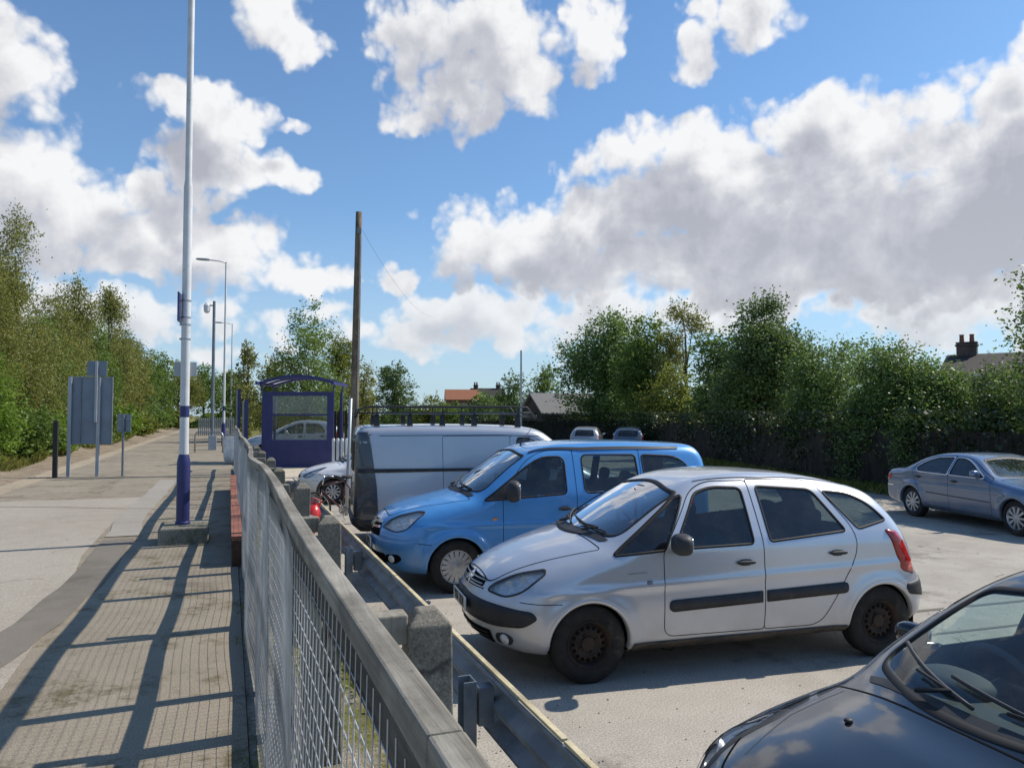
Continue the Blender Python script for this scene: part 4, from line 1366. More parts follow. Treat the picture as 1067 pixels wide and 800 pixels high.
def silver_finish(c, fr, FR, RR, TP):
    for sd in (-1, 1):
        dg = c.frame('diag', sd); rd = c.frame('rdiag', sd)
        # black rub strip wrapping the bumper corner
        c.put(c.patch(dg, rounded([(-.01, .475, .005), (.5, .45, .1), (.80, .475, .06), (.90, .545, .05), (.86, .60, .05), (.5, .62, .2), (-.01, .645, .005)]), .014, .03, .06), 'bumper_strip', M['trim'])
        c.put(c.patch(rd, rounded([(-.01, .50, .005), (.62, .50, .1), (.90, .55, .05), (.91, .64, .05), (.6, .68, .2), (-.01, .68, .005)]), .012, .03, .06), 'bumper_strip', M['trim'])
        # fog lamp in its dimple
        b = c.patch(dg, rounded([(.50, .30), (.66, .31), (.70, .37), (.62, .41), (.50, .39)], .05), .003, 0, .04); 
        o = c.put(b, 'fog_lamp_recess', M['trim'])
        b = c.patch(dg, [(.60 + .042 * math.cos(a), .355 + .042 * math.sin(a)) for a in np.linspace(0, 2 * PI, 20)[:-1]], .012, .01, .03)
        c.put(b, 'fog_lamp', M['reflector'], o)
        # door rub strip, split at the door edge
        for (xa, xb) in ((1.545, 2.405), (2.45, 3.255)):
            first = xa < 2
            zA = .535 + (xa - 1.5) * .035; zB = .535 + (xb - 1.5) * .035
            pl_ = rounded([(xa, zA, .05 if first else .004), (xb, zB, .004 if first else .05), (xb, zB + .095, .004 if first else .045), (xa, zA + .095, .045 if first else .004)])
            c.put(c.patch(fr[sd], pl_, .012, .02, .06), 'rub_strip', M['trim'])
        # dirty black sill
        c.put(c.patch(fr[sd], rounded([(1.235, .215, .01), (3.26, .235, .01), (3.265, .315, .02), (1.23, .30, .02)]), .010, .03, .06), 'sill', M['sill_dirt'])
        c.mirror(1.62, 1.05, sd, M['trim'], (.17, .24, .17), .07)
        # bumper joint, petrol-flap sized indicator and script badge
        sm = c.line(fr[sd], [(.30, .665), (.50, .655), (.62, .655)], .006, .0015)
        c.put(sm, 'bumper_gap', M['seam'])
        b = c.patch(fr[sd], rounded([(1.345, .77), (1.39, .77), (1.39, .80), (1.345, .80)], .01), .006, .01, .02)
        c.put(b, 'side_repeater', M['galv_dull'])
        h, nr = c.hit(fr[sd], (2.30, .845)); b = MB().lathe([(0, 0), (.013, 0), (.015, .004)], 10, (0, 0, 0), 'Y')
        # scribbled model badge on the wing
        h0, n0 = c.hit(fr[sd], (1.20, .86)); b = MB(); pp = []
        for i_ in range(22):
            t_ = i_ / 21; hh, nn = c.hit(fr[sd], (1.18 + .17 * t_, .862 + .007 * math.sin(t_ * 31) * (1 - .5 * t_) + .004 * t_)); pp.append(hh + nn * .003)
        b.tube(pp, .0017, 5); c.put(b, 'script_badge', M['galv_dull'], fix=True)
    # grille: dark slot with two bright bars, badge on top
    g = c.put(c.patch(FR, rounded([(-.36, .715, .03), (.36, .715, .03), (.33, .775, .03), (.0, .79, .2), (-.33, .775, .03)]), .004, 0, .04), 'grille', M['dark'])
    for z in (.728, .758):
        c.put(c.line(FR, [(-.34, z + .004), (0, z), (.34, z + .004)], .010, .012), 'grille_bar', M['galv'], g)
    chevrons(c, FR, 0, .735, .075, M['chrome'])
    c.put(c.line(FR, [(-.38, .705), (0, .695), (.38, .705)], .008, .002), 'bumper_gap', M['seam'])
    lg = c.put(c.patch(FR, rounded([(-.48, .28), (.48, .28), (.52, .40), (-.52, .40)], .04), .004, 0, .04), 'lower_grille', M['dark'])
    for z in (.31, .34, .37):
        c.put(c.line(FR, [(-.47, z), (.47, z)], .010, .010), 'grille_bar', M['trim'], lg)
    c.plate(FR, (0, .555), 'YS51 XDR', push=.03)
    c.plate(RR, (0, .78), 'YS51 XDR', yellow=True)
    # cowl and wipers
    c.put(c.patch(TP, rounded([(1.035, -.60, .02), (1.10, -.66, .02), (.99, 0, .3), (1.10, .66, .02), (1.035, .60, .02), (.905, 0, .3)]), .006, 0, .05), 'scuttle', M['trim'])
    for (a, q, e) in (((-.30, 1.125), (-.42, 1.16), (.25, 1.165)), ((.30, 1.125), (.18, 1.16), (.62, 1.175))):
        w_ = c.wiper(FR, [a, q, ((q[0] + e[0]) / 2, (q[1] + e[1]) / 2)])
        c.blade(FR, (q[0] - .12, q[1] - .012), (e[0], e[1] + .03), w_)
    # roof joint lines
    for sy in (-.50, .50): c.put(c.line(TP, [(1.95, sy), (2.6, sy * 1.06), (3.5, sy)], .012, .002), 'roof_gutter', M['seam'])
    c.wheels('steel', M['rust_steel'])
    c.seats((1.95, 2.85), z=.34)
    c.dash(1.0, 1.55, 1.02, .66, 1, 1.05)
    b = MB(); b.tube([(1.62, -.02, 1.47), (1.63, -.02, 1.33), (1.625, -.015, 1.20)], [.008, .02, .012], 8); b.ellipsoid((1.63, -.02, 1.40), (.025, .06, .09), 10, 8)
    c.put(b, 'hanging_charm', M['red_lens'], fix=True)
    b = MB(); b.ellipsoid((1.70, 0, 1.46), (.05, .24, .07), 12, 8, .6); c.put(b, 'rear_view_mirror', M['trim'], fix=True)
    b = MB(); b.tube([(2.1, 0, 1.63), (2.02, 0, 1.69), (1.85, 0, 1.82)][:2] + [(2.3, .0, 1.86)], [.012, .008, .004], 6)

SILVER['screen_glass'] = glass('people_carrier_screen', (.50, .60, .62), 2.3)
BLUE_SCREEN = glass('leisure_van_screen', (.46, .56, .58), 1.9)
silver = assemble(SILVER, 'people_carrier', 'silver people carrier with rusty steel wheels and a black rub strip along its doors', (4.08, 6.33, 0), R(-5.4), M['silver'], res=.020, finish=silver_finish)

# ------------------------------------------------------------------ blue leisure van
BLUE = dict(L=4.46, W=.905, belt=1.10, tumble=.34, curve=.10, soft=.12, zmax=.70, under=.32, k=.12, bend_f=.50, bend_r=.08, crown=.05,
  wr=.32, ar=.37, axles=(.93, 3.66), tw=.195, rim=.20, inset=.03, swage=(.80, .012), swrise=-.01, flare=.035, lipz=.22,
  prof=[(.0, .48), (-.01, .62), (.02, .76), (.08, .86), (.20, .945), (.45, 1.03), (.75, 1.10), (1.02, 1.165), (1.3, 1.345), (1.62, 1.56), (1.88, 1.70), (2.15, 1.765), (2.6, 1.795), (3.3, 1.80), (3.9, 1.775), (4.28, 1.735), (4.39, 1.62), (4.43, 1.20), (4.44, .80), (4.46, .58), (4.43, .38), (4.2, .28), (3.3, .24), (2.2, .22), (1.2, .22), (.5, .22), (.15, .25), (.04, .33)],
  doors=[dict(poly=[(1.50, .36, .1), (2.46, .36, .03), (2.47, 1.70, .04), (2.05, 1.69, .2), (1.80, 1.55, .2), (1.50, 1.15, .06)], handle=(2.30, .98)),
         dict(poly=[(2.46, .36, .03), (3.28, .36, .1), (3.36, .9, .2), (3.40, 1.70, .04), (2.47, 1.715, .03)], handle=(2.62, .98))],
  windows=[dict(poly=[(1.27, 1.10, .03), (2.335, 1.16, .06), (2.345, 1.615, .09), (2.05, 1.615, .2), (1.83, 1.50, .2)], door=0, r=.04),
           dict(poly=[(2.58, 1.165, .07), (3.34, 1.175, .05), (3.34, 1.625, .05), (2.585, 1.635, .08)], door=1),
           dict(poly=[(3.43, 1.18, .05), (4.14, 1.22, .10), (4.08, 1.50, .16), (3.90, 1.60, .16), (3.43, 1.625, .05)])],
  screen=[(-.74, 1.20, .08), (0, 1.17, .3), (.74, 1.20, .08), (.64, 1.63, .05), (0, 1.695, .3), (-.64, 1.63, .05)],
  rearglass=[(-.62, 1.15), (.62, 1.15), (.56, 1.60), (-.56, 1.60)],
  bonnet=[(.17, -.40, .1), (.17, .40, .1), (.6, .72, .2), (1.12, .76, .05), (1.05, 0, .3), (1.12, -.76, .05)],
  lamps=[dict(poly=[(.36, .775, .03), (.62, .735, .05), (.80, .775, .08), (.935, .965, .03), (.82, .975, .06), (.52, .90, .2)], bulbs=[(.62, .82, .06), (.75, .86, .055)])],
  tails=[dict(poly=[(.86, .80, .03), (.93, .82, .03), (.95, 1.25, .03), (.88, 1.25, .03)])],
)
def blue_finish(c, fr, FR, RR, TP):
    for sd in (-1, 1):
        dg = c.frame('diag', sd)
        c.put(c.patch(dg, rounded([(.42, .36, .03), (.62, .35, .05), (.74, .42, .05), (.68, .475, .05), (.46, .455, .03)]), .003, 0, .04), 'fog_lamp_recess', M['dark'])
        b = c.patch(dg, [(.56 + .05 * math.cos(a), .41 + .045 * math.sin(a)) for a in np.linspace(0, 2 * PI, 20)[:-1]], .012, .01, .03)
        c.put(b, 'fog_lamp', M['reflector'])
        c.mirror(1.62, 1.17, sd, M['trim'], (.18, .26, .26), .07)
        # black corner of the front door glass
        c.put(c.patch(fr[sd], rounded([(1.29, 1.105, .02), (1.66, 1.125, .01), (1.70, 1.40, .02), (1.55, 1.29, .02)]), .004, 0, .05), 'window_corner', M['trim'])
        c.put(c.line(fr[sd], [(.45, .62), (.62, .60)], .006, .0015), 'bumper_gap', M['seam'])
        c.put(c.patch(fr[sd], rounded([(1.36, .86), (1.43, .87), (1.42, .90), (1.37, .895)], .012), .006, .01, .03), 'side_repeater', M['amber'])
        c.put(c.patch(fr[sd], rounded([(1.32, .235, .01), (3.28, .245, .01), (3.28, .33, .02), (1.32, .33, .02)]), .008, .03, .07), 'sill', M['trim'])
        c.put(c.line(TP, [(1.9, sd * .62), (2.6, sd * .66), (3.6, sd * .65), (4.0, sd * .63)], .030, .010), 'roof_rail', M['blue'])
    g = c.put(c.patch(FR, rounded([(-.40, .66, .03), (.40, .66, .03), (.36, .83, .05), (0, .85, .2), (-.36, .83, .05)]), .003, 0, .04), 'grille', M['dark'])
    for z in (.755, .815): c.put(c.line(FR, [(-.38, z + .012), (-.10, z), (0, z + .025), (.10, z), (.38, z + .012)], .028, .014), 'grille_bar', M['chrome'], g)
    chevrons(c, FR, 0, .775, .085, M['chrome'])
    c.put(c.patch(FR, rounded([(-.48, .30), (.48, .30), (.52, .46), (-.52, .46)], .05), .003, 0, .04), 'lower_grille', M['dark'])
    c.plate(FR, (0, .56), 'YJ10 FKA', push=.03)
    c.plate(RR, (0, .85), 'YJ10 FKA', yellow=True)
    c.put(c.patch(TP, rounded([(1.11, -.64, .02), (1.18, -.70, .02), (1.07, 0, .3), (1.18, .70, .02), (1.11, .64, .02), (.99, 0, .3)]), .006, 0, .05), 'scuttle', M['trim'])
    for (a, q, e) in (((-.30, 1.19), (-.42, 1.22), (.25, 1.24)), ((.30, 1.19), (.18, 1.22), (.66, 1.25))):
        w_ = c.wiper(FR, [a, q, ((q[0] + e[0]) / 2, (q[1] + e[1]) / 2)])
        c.blade(FR, (q[0] - .12, q[1] - .012), (e[0], e[1] + .03), w_)
    h, nr = c.hit(TP, (1.98, 0)); b = MB().tube([h, h + Vector((.01, 0, .03)), h + Vector((.16, 0, .24))], [.016, .008, .003], 6)
    c.put(b, 'aerial', M['trim'], fix=True)
    c.wheels('cover', M['wheel_silver'])
    c.seats((2.05, 2.95), z=.42, back=.66)
    c.dash(1.05, 1.65, 1.12, .72, 1, 1.16)
    b = MB(); b.ellipsoid((1.85, 0, 1.56), (.05, .24, .07), 12, 8, .6); c.put(b, 'rear_view_mirror', M['trim'], fix=True)
BLUE['screen_glass'] = BLUE_SCREEN
assemble(BLUE, 'leisure_van', 'bright blue passenger van with silver wheel covers, behind the silver people carrier', (3.96, 9.74, 0), R(-4.5), M['blue'], res=.024, finish=blue_finish)

# ------------------------------------------------------------------ panel van with roof rack
VAN = dict(L=4.81, W=.935, belt=1.15, tumble=.085, curve=.06, soft=.2, zmax=.75, under=.25, bend_f=.45, bend_r=.05, crown=.05,
  kfun=lambda x, z: np.where(z > 1.3, .13, .12), k=.12,
  wr=.325, ar=.375, axles=(.97, 3.97), tw=.2, rim=.2, inset=.03, flare=.02, lipz=.22,
  prof=[(.0, .5), (.0, .66), (.05, .82), (.14, .92), (.4, 1.03), (.75, 1.13), (1.0, 1.20), (1.3, 1.42), (1.6, 1.68), (1.85, 1.84), (2.15, 1.905), (2.6, 1.93), (3.5, 1.945), (4.4, 1.935), (4.70, 1.915), (4.765, 1.85), (4.785, 1.5), (4.80, 1.0), (4.81, .6), (4.80, .40), (4.70, .30), (3.5, .25), (2.2, .235), (1.2, .235), (.5, .235), (.15, .26), (.04, .34)],
  doors=[dict(poly=[(1.50, .38, .1), (2.42, .38, .03), (2.43, 1.755, .05), (2.10, 1.75, .2), (1.85, 1.63, .2), (1.50, 1.22, .06)], handle=(2.28, 1.02)),
         dict(poly=[(2.42, .38, .03), (3.46, .38, .05), (3.48, 1.755, .04), (2.43, 1.755, .03)])],
  windows=[dict(poly=[(1.36, 1.20, .03), (2.31, 1.24, .06), (2.32, 1.72, .08), (2.12, 1.715, .2), (1.88, 1.58, .2)], door=0)],
  screen=[(-.78, 1.24, .08), (0, 1.22, .3), (.78, 1.24, .08), (.70, 1.76, .05), (0, 1.82, .3), (-.70, 1.76, .05)],
  rearglass=None,
  bonnet=[(.2, -.45, .1), (.2, .45, .1), (.6, .74, .2), (1.08, .78, .05), (1.04, 0, .3), (1.08, -.78, .05)],
  lamps=[dict(poly=[(.42, .80, .03), (.70, .76, .05), (.88, .82, .08), (.95, .99, .03), (.8, .98, .06), (.55, .90, .2)], bulbs=[(.68, .86, .06)])],
)
def van_finish(c, fr, FR, RR, TP):
    for sd in (-1, 1):
        # sliding-door runner with its dark cover
        c.put(c.patch(fr[sd], rounded([(2.98, 1.195, .03), (4.72, 1.185, .01), (4.72, 1.25, .01), (2.98, 1.24, .02)]), .016, .03, .08), 'door_runner', M['trim'])
        c.put(c.line(fr[sd], [(1.95, 1.74), (2.6, 1.765), (4.42, 1.765)], .010, .002), 'roof_gutter', M['seam'])
        # dark rear corner: shade painted into the colour of the quarter panel
        q = c.put(c.patch(fr[sd], rounded([(4.42, .36, .02), (4.76, .36, .02), (4.76, 1.0, .02), (4.73, 1.82, .05), (4.57, 1.82, .02), (4.46, 1.0, .02)]), .014, .016, .035), 'rear_quarter', M['van_shaded'])
        b = c.patch(fr[sd], rounded([(4.60, 1.645), (4.70, 1.645), (4.70, 1.68), (4.60, 1.68)], .008), .014, .012, .03)
        c.put(b, 'hinge_cover', M['wheel_silver'], q)
        c.put(c.patch(fr[sd], rounded([(1.36, .25, .01), (3.57, .26, .01), (3.57, .40, .02), (1.36, .40, .02)]), .010, .03, .08), 'sill', M['trim'])
        c.put(c.patch(fr[sd], rounded([(4.36, .28, .01), (4.76, .30, .03), (4.78, .46, .03), (4.38, .46, .02)]), .02, .04, .07), 'bumper_corner', M['trim'])
        c.mirror(1.66, 1.25, sd, M['trim'], (.15, .23, .26), .09)
    rd = c.put(c.patch(RR, rounded([(-.90, .50, .03), (.90, .50, .03), (.82, 1.82, .06), (-.82, 1.82, .06)]), .008, .02, .07), 'rear_door', M['van_shaded'])
    c.put(c.line(RR, [(0, .50), (0, 1.80)], .012, .011), 'door_gap', M['seam'], rd)
    for sy in (-1, 1):
        w_ = c.put(c.patch(RR, rounded([(sy * .10, 1.20), (sy * .64, 1.20), (sy * .60, 1.68), (sy * .10, 1.68)], .05), .014, .01, .07), 'window', M['seal'], rd)
    c.put(c.patch(RR, rounded([(-.85, .30, .03), (.85, .30, .03), (.86, .48, .03), (-.86, .48, .03)]), .04, .05, .08), 'rear_bumper', M['trim'])
    c.plate(RR, (-.35, .62), 'FX09 LWE', yellow=True)
    c.plate(FR, (0, .52), 'FX09 LWE', push=.03)
    c.put(c.patch(FR, rounded([(-.42, .68), (.42, .68), (.38, .84), (-.38, .84)], .05), .003, 0, .05), 'grille', M['dark'])
    c.wheels('small', M['wheel_silver'])
    c.seats((2.05,), z=.5, back=.66)
    c.dash(1.1, 1.7, 1.2, .74, 1, 1.24)
    # roof rack: cross bars on feet, side rails, front roller
    rack = []
    zr = 2.13
    b = MB()
    for sy in (-1, 1):
        b.tube([(1.95, sy * .62, zr - .10), (2.1, sy * .64, zr + .09), (2.35, sy * .66, zr + .10), (4.55, sy * .66, zr + .10), (4.72, sy * .66, zr + .05), (4.76, sy * .64, zr - .06)], .014, 8)
        b.tube([(2.05, sy * .66, zr), (4.70, sy * .66, zr)], .012, 8)
    b.tube([(1.95, -.62, zr - .06), (1.95, .62, zr - .06)], .02, 8); b.tube([(4.76, -.64, zr - .06), (4.76, .64, zr - .06)], .026, 8)
    rr_ = c.put(b, 'roof_rack', M['trim'], fix=True)
    for x in (2.25, 2.95, 3.45, 3.95, 4.45):
        b = MB(); b.box((x, 0, zr - .035), (.05, 1.34, .03)); c.put(b, 'cross_bar', M['trim'], rr_, smooth=False)
        for sy in (-1, 1):
            h, nr = c.hit(TP, (x, sy * .60)); b = MB(); b.box((x, sy * .62, (zr - .04 + h.z) / 2), (.09, .05, zr - .03 - h.z + .02), taper=.7); b.box((x, sy * .66, zr + .02), (.02, .02, .16))
            c.put(b, 'rack_foot', M['trim'], rr_, smooth=False)
    b = MB(); b.box((3.3, -.25, zr - .008), (2.3, .16, .02)); b.box((3.3, .2, zr - .008), (2.3, .14, .02)); c.put(b, 'rack_board', M['galv'], rr_, smooth=False)
van = assemble(VAN, 'panel_van', 'pale silver panel van with black roof rack and rear end coloured dark for shade', (4.56, 13.0, 0), R(173), M['van_silver'], cat='van', res=.028, finish=van_finish)

van.root.scale = (1.085, 1, 1.025)      # the long-wheelbase body
# ------------------------------------------------------------------ saloon by the hedge
SALOON = dict(L=4.67, W=.895, belt=.94, tumble=.62, curve=.15, soft=.10, zmax=.60, under=.34, k=.12, bend_f=.36, bend_r=.26, crown=.05,
  wr=.315, ar=.35, axles=(.90, 3.61), tw=.2, rim=.215, inset=.03, swage=(.72, .008), flare=.025, lipz=.20,
  prof=[(.0, .50), (.0, .62), (.06, .72), (.2, .80), (.5, .865), (1.0, .93), (1.32, .985), (1.65, 1.15), (2.0, 1.305), (2.35, 1.375), (2.7, 1.39), (3.1, 1.365), (3.5, 1.27), (3.85, 1.12), (4.05, 1.045), (4.35, 1.01), (4.55, .97), (4.63, .85), (4.655, .65), (4.67, .5), (4.62, .34), (4.4, .26), (3.3, .21), (2.2, .19), (1.2, .19), (.4, .20), (.12, .26), (.03, .38)],
  doors=[dict(poly=[(1.42, .28, .1), (2.51, .28, .03), (2.525, 1.32, .05), (2.2, 1.31, .2), (1.95, 1.22, .2), (1.44, .95, .06)], handle=(2.35, .84)),
         dict(poly=[(2.51, .28, .03), (3.18, .30, .1), (3.36, .62, .2), (3.58, .96, .1), (3.50, 1.12, .1), (3.2, 1.28, .15), (2.525, 1.325, .03)], handle=(3.38, .86))],
  windows=[dict(poly=[(1.62, .97, .03), (2.48, .975, .02), (2.48, 1.285, .03), (2.25, 1.28, .15), (2.0, 1.19, .15)], door=0, frame=.035, framem=None),
           dict(poly=[(2.56, .975, .02), (3.40, .985, .08), (3.46, 1.05, .06), (3.25, 1.19, .15), (3.0, 1.265, .1), (2.56, 1.29, .03)], door=1, frame=.035)],
  screen=[(-.68, 1.01, .08), (0, .985, .3), (.68, 1.01, .08), (.545, 1.275, .05), (0, 1.335, .3), (-.545, 1.275, .05)],
  rearglass=[(-.58, 1.06), (.58, 1.06), (.48, 1.26), (-.48, 1.26)],
  bonnet=[(.12, -.5, .1), (.12, .5, .1), (.6, .70, .2), (1.36, .74, .05), (1.3, 0, .3), (1.36, -.74, .05)],
  lamps=[dict(poly=[(.55, .60, .06), (.68, .60, .06), (.70, .72, .06), (.55, .72, .06)], bulbs=[(.62, .66, .05)])],
  tails=[dict(poly=[(.70, .72, .04), (.90, .74, .04), (.93, .86, .05), (.72, .88, .04)])],
)
for wd in SALOON['windows']: wd['framem'] = M['chrome']; wd['frame'] = .03
def saloon_finish(c, fr, FR, RR, TP):
    for sd in (-1, 1):
        rd = c.frame('rdiag', sd)
        c.put(c.line(rd, [(.1, .62), (.6, .62), (.98, .62)], .022, .012), 'bumper_trim', M['chrome'])
        c.put(c.line(fr[sd], [(1.45, .53), (3.15, .565)], .016, .008), 'door_moulding', M['trim'])
        c.put(c.line(fr[sd], [(1.28, .225), (3.25, .245)], .022, .012), 'sill_trim', M['chrome'])
        c.mirror(1.72, .985, sd, c.paint, (.12, .19, .13), .06)
    c.put(c.patch(FR, rounded([(-.25, .56), (.25, .56), (.22, .72), (-.22, .72)], .05), .004, 0, .05), 'grille', M['dark'])
    c.plate(FR, (0, .42), 'PO02 NVY', push=.02); c.plate(RR, (0, .76), 'PO02 NVY', yellow=True)
    c.wheels('alloy', M['wheel_silver'])
    c.seats((2.2, 3.05), z=.22, back=.56)
    c.dash(1.35, 1.85, .93, .68, 1, .95)
assemble(SALOON, 'saloon_car', 'blue-grey saloon with alloy wheels parked beside the dark hedge', (14.25, 11.04, 0), R(79.2), M['jag'], res=.028, finish=saloon_finish)

# ------------------------------------------------------------------ small hatchbacks
HATCH = dict(L=3.86, W=.835, belt=.96, tumble=.46, curve=.12, soft=.12, zmax=.60, under=.34, k=.12, bend_f=.46, bend_r=.2, crown=.075,
  wr=.30, ar=.34, axles=(.80, 3.25), tw=.18, rim=.185, inset=.03, swage=(.72, .010), flare=.028, lipz=.20,
  prof=[(.0, .48), (-.005, .60), (.04, .70), (.13, .78), (.35, .865), (.65, .935), (.92, .99), (1.2, 1.14), (1.5, 1.30), (1.8, 1.42), (2.1, 1.475), (2.5, 1.485), (2.95, 1.445), (3.35, 1.36), (3.56, 1.20), (3.70, .98), (3.79, .80), (3.85, .60), (3.85, .44), (3.8, .32), (3.6, .25), (2.8, .21), (1.9, .19), (1.1, .19), (.4, .20), (.12, .25), (.03, .35)],
  doors=[dict(poly=[(1.25, .30, .1), (2.23, .30, .03), (2.245, 1.41, .05), (1.95, 1.40, .2), (1.7, 1.28, .2), (1.26, .98, .06)], handle=(2.08, .86)),
         dict(poly=[(2.23, .30, .03), (2.78, .31, .12), (2.94, .6, .2), (3.08, .95, .1), (3.05, 1.15, .1), (2.85, 1.36, .1), (2.245, 1.415, .03)], handle=(2.88, .87))],
  windows=[dict(poly=[(1.24, .985, .02), (1.48, .99, .015), (1.50, 1.15, .02)], r=.02),
           dict(poly=[(1.545, .99, .02), (2.17, 1.0, .03), (2.18, 1.365, .04), (1.98, 1.36, .15), (1.57, 1.17, .04)], door=0),
           dict(poly=[(2.29, 1.0, .03), (2.98, 1.02, .05), (2.95, 1.15, .06), (2.78, 1.33, .08), (2.29, 1.37, .03)], door=1),
           dict(poly=[(3.07, 1.04, .03), (3.30, 1.08, .04), (3.05, 1.28, .04)], r=.03)],
  screen=[(-.65, 1.02, .08), (0, .995, .3), (.65, 1.02, .08), (.53, 1.345, .05), (0, 1.415, .3), (-.53, 1.345, .05)],
  rearglass=[(-.54, .98), (.54, .98), (.46, 1.30), (-.46, 1.30)],
  bonnet=[(.16, -.38, .1), (.16, .38, .1), (.45, .62, .2), (.97, .70, .05), (.90, 0, .3), (.97, -.70, .05)],
  lamps=[dict(poly=[(.38, .655, .03), (.56, .63, .05), (.72, .67, .08), (.90, .87, .02), (.80, .855, .06), (.54, .755, .2)], bulbs=[(.56, .69, .05), (.68, .745, .05)])],
  tails=[dict(poly=[(.76, .75, .03), (.88, .78, .03), (.92, 1.02, .03), (.82, 1.02, .03)])],
)
def hatch_finish(c, fr, FR, RR, TP, text='FN55 KDO', style='small', mirror=None, cladding=False):
    for sd in (-1, 1):
        c.mirror(1.62, .99, sd, mirror or c.paint, (.10, .16, .11), .03)
        c.put(c.line(fr[sd], [(.30, .58), (.46, .57)], .006, .0015), 'bumper_gap', M['seam'])
        if cladding: c.put(c.patch(fr[sd], rounded([(1.15, .20, .01), (2.9, .21, .01), (2.9, .33, .02), (1.15, .33, .02)]), .010, .03, .08), 'sill', M['trim'])
    c.put(c.patch(FR, rounded([(-.30, .62), (.30, .62), (.28, .68), (-.28, .68)], .02), .004, 0, .05), 'grille', M['dark'])
    c.put(c.patch(FR, rounded([(-.5, .28), (.5, .28), (.5, .42), (-.5, .42)], .04), .004, 0, .05), 'lower_grille', M['dark'])
    c.plate(FR, (0, .51), text, push=.02); c.plate(RR, (0, .72), text, yellow=True)
    c.put(c.patch(TP, rounded([(1.03, -.56, .01), (1.075, -.60, .01), (.985, 0, .3), (1.075, .60, .01), (1.03, .56, .01), (.925, 0, .3)]), .003, 0, .05), 'scuttle', M['trim'])
    for (a, q, e) in (((-.28, 1.015), (-.40, 1.05), (.20, 1.06)), ((.26, 1.015), (.14, 1.05), (.58, 1.075))):
        w_ = c.wiper(FR, [a, q, ((q[0] + e[0]) / 2, (q[1] + e[1]) / 2)])
        c.blade(FR, (q[0] - .12, q[1] - .012), (e[0], e[1] + .03), w_)
    c.wheels(style, M['wheel_silver'])
    c.seats((1.85, 2.65), z=.27, back=.6)
    c.dash(.95, 1.4, .96, .62, 1, .97)
    b = MB(); b.ellipsoid((1.52, 0, 1.30), (.05, .23, .07), 12, 8, .6); c.put(b, 'rear_view_mirror', M['trim'], fix=True)
BLK = dict(HATCH); BLK['screen_glass'] = glass('windscreen_glass', (.80, .92, .90), .75); BLK['glass'] = glass('door_glass', (.78, .88, .86), .6)
def black_finish(c, fr, FR, RR, TP):
    hatch_finish(c, fr, FR, RR, TP)
    for sy in (-.30, .30):
        h, nr = c.hit(TP, (.70, sy)); b = MB(); b.ellipsoid(h + nr * .006, (.035, .03, .018), 10, 8, .8); c.put(b, 'washer_jet', M['trim'], fix=True)
    for sy in (-1, 1): c.put(c.line(TP, [(.30, sy * .40), (.62, sy * .55), (.93, sy * .60)], .010, .0005), 'bonnet_crease', c.paint)
blk = assemble(BLK, 'hatchback', 'black hatchback nearest the camera, seen over its bonnet and windscreen', (3.56, 2.08, 0), R(-3), M['black'], res=.020, finish=black_finish)
blk.root.scale = (1.02, 1, 1.0)
WH = dict(HATCH); WH['archm'] = M['trim']; WH['archw'] = .06
assemble(WH, 'hatchback', 'white hatchback with black wheel arches showing its front end behind the van', (3.55, 19.6, 0), R(-4), M['white'], res=.03, finish=lambda c, fr, FR, RR, TP: hatch_finish(c, fr, FR, RR, TP, 'NV58 OBE', 'alloy', M['trim'], True))
assemble(HATCH, 'hatchback', 'distant silver hatchback, left of the two cars by the far dark fence', (19.3, 39.9, 0), R(238), M['far_silver'], res=.04, finish=lambda c, fr, FR, RR, TP: hatch_finish(c, fr, FR, RR, TP, ''), group='cars along the far dark fence')
assemble(HATCH, 'hatchback', 'distant steel blue hatchback, right of the two cars by the far dark fence', (21.3, 38.6, 0), R(238), M['far_navy'], res=.04, finish=lambda c, fr, FR, RR, TP: hatch_finish(c, fr, FR, RR, TP, ''), group='cars along the far dark fence')

assemble(HATCH, 'hatchback', 'silver hatchback seen through the lower window of the waiting shelter', (2.5, 30.9, .46), R(-8), M['far_silver'], res=.04, finish=lambda c, fr, FR, RR, TP: hatch_finish(c, fr, FR, RR, TP, ''))
# ------------------------------------------------------------------ leaves
def leaf_mat(name, dark, mid, light, trans=.35, rough=.55, spec=.3):
    m, n, p, out = new_mat(name)
    geo = n.new('ShaderNodeNewGeometry')
    vec = coords(n, 'object')
    cl = n.noise(vec, 1.1, 3, .6)
    f = n.math('ADD', n.math('MULTIPLY', geo.outputs['Random Per Island'], .6), n.math('MULTIPLY_ADD', cl, 1.3, -.45))
    col = n.ramp(f, [(.15, dark), (.5, mid), (.9, light)])
    pset(n, p, base=col, rough=rough, spec=spec)
    tr = n.new('ShaderNodeBsdfTranslucent')
    n.l.new(n.mix(.5, col, tuple(min(1, c * 1.6) for c in (light[0], light[1], light[2] * .5))), tr.inputs[0])
    mx = n.new('ShaderNodeMixShader'); mx.inputs[0].default_value = trans
    n.l.new(p.outputs[0], mx.inputs[1]); n.l.new(tr.outputs[0], mx.inputs[2]); n.l.new(mx.outputs[0], out.inputs[0])
    return m
M['leaf_birch'] = leaf_mat('birch_leaves', (0.082, 0.107, 0.029), (0.168, 0.187, 0.052), (0.294, 0.285, 0.100))
M['leaf_green'] = leaf_mat('green_leaves', (0.050, 0.088, 0.021), (0.109, 0.173, 0.039), (0.202, 0.282, 0.070))
M['leaf_dark'] = leaf_mat('dark_leaves', (0.039, 0.066, 0.024), (0.081, 0.134, 0.039), (0.167, 0.238, 0.072), .25, .5, .4)
M['leaf_hedge'] = leaf_mat('hedge_leaves', (0.035, 0.066, 0.023), (0.097, 0.158, 0.046), (0.216, 0.317, 0.092), .3, .48, .42)
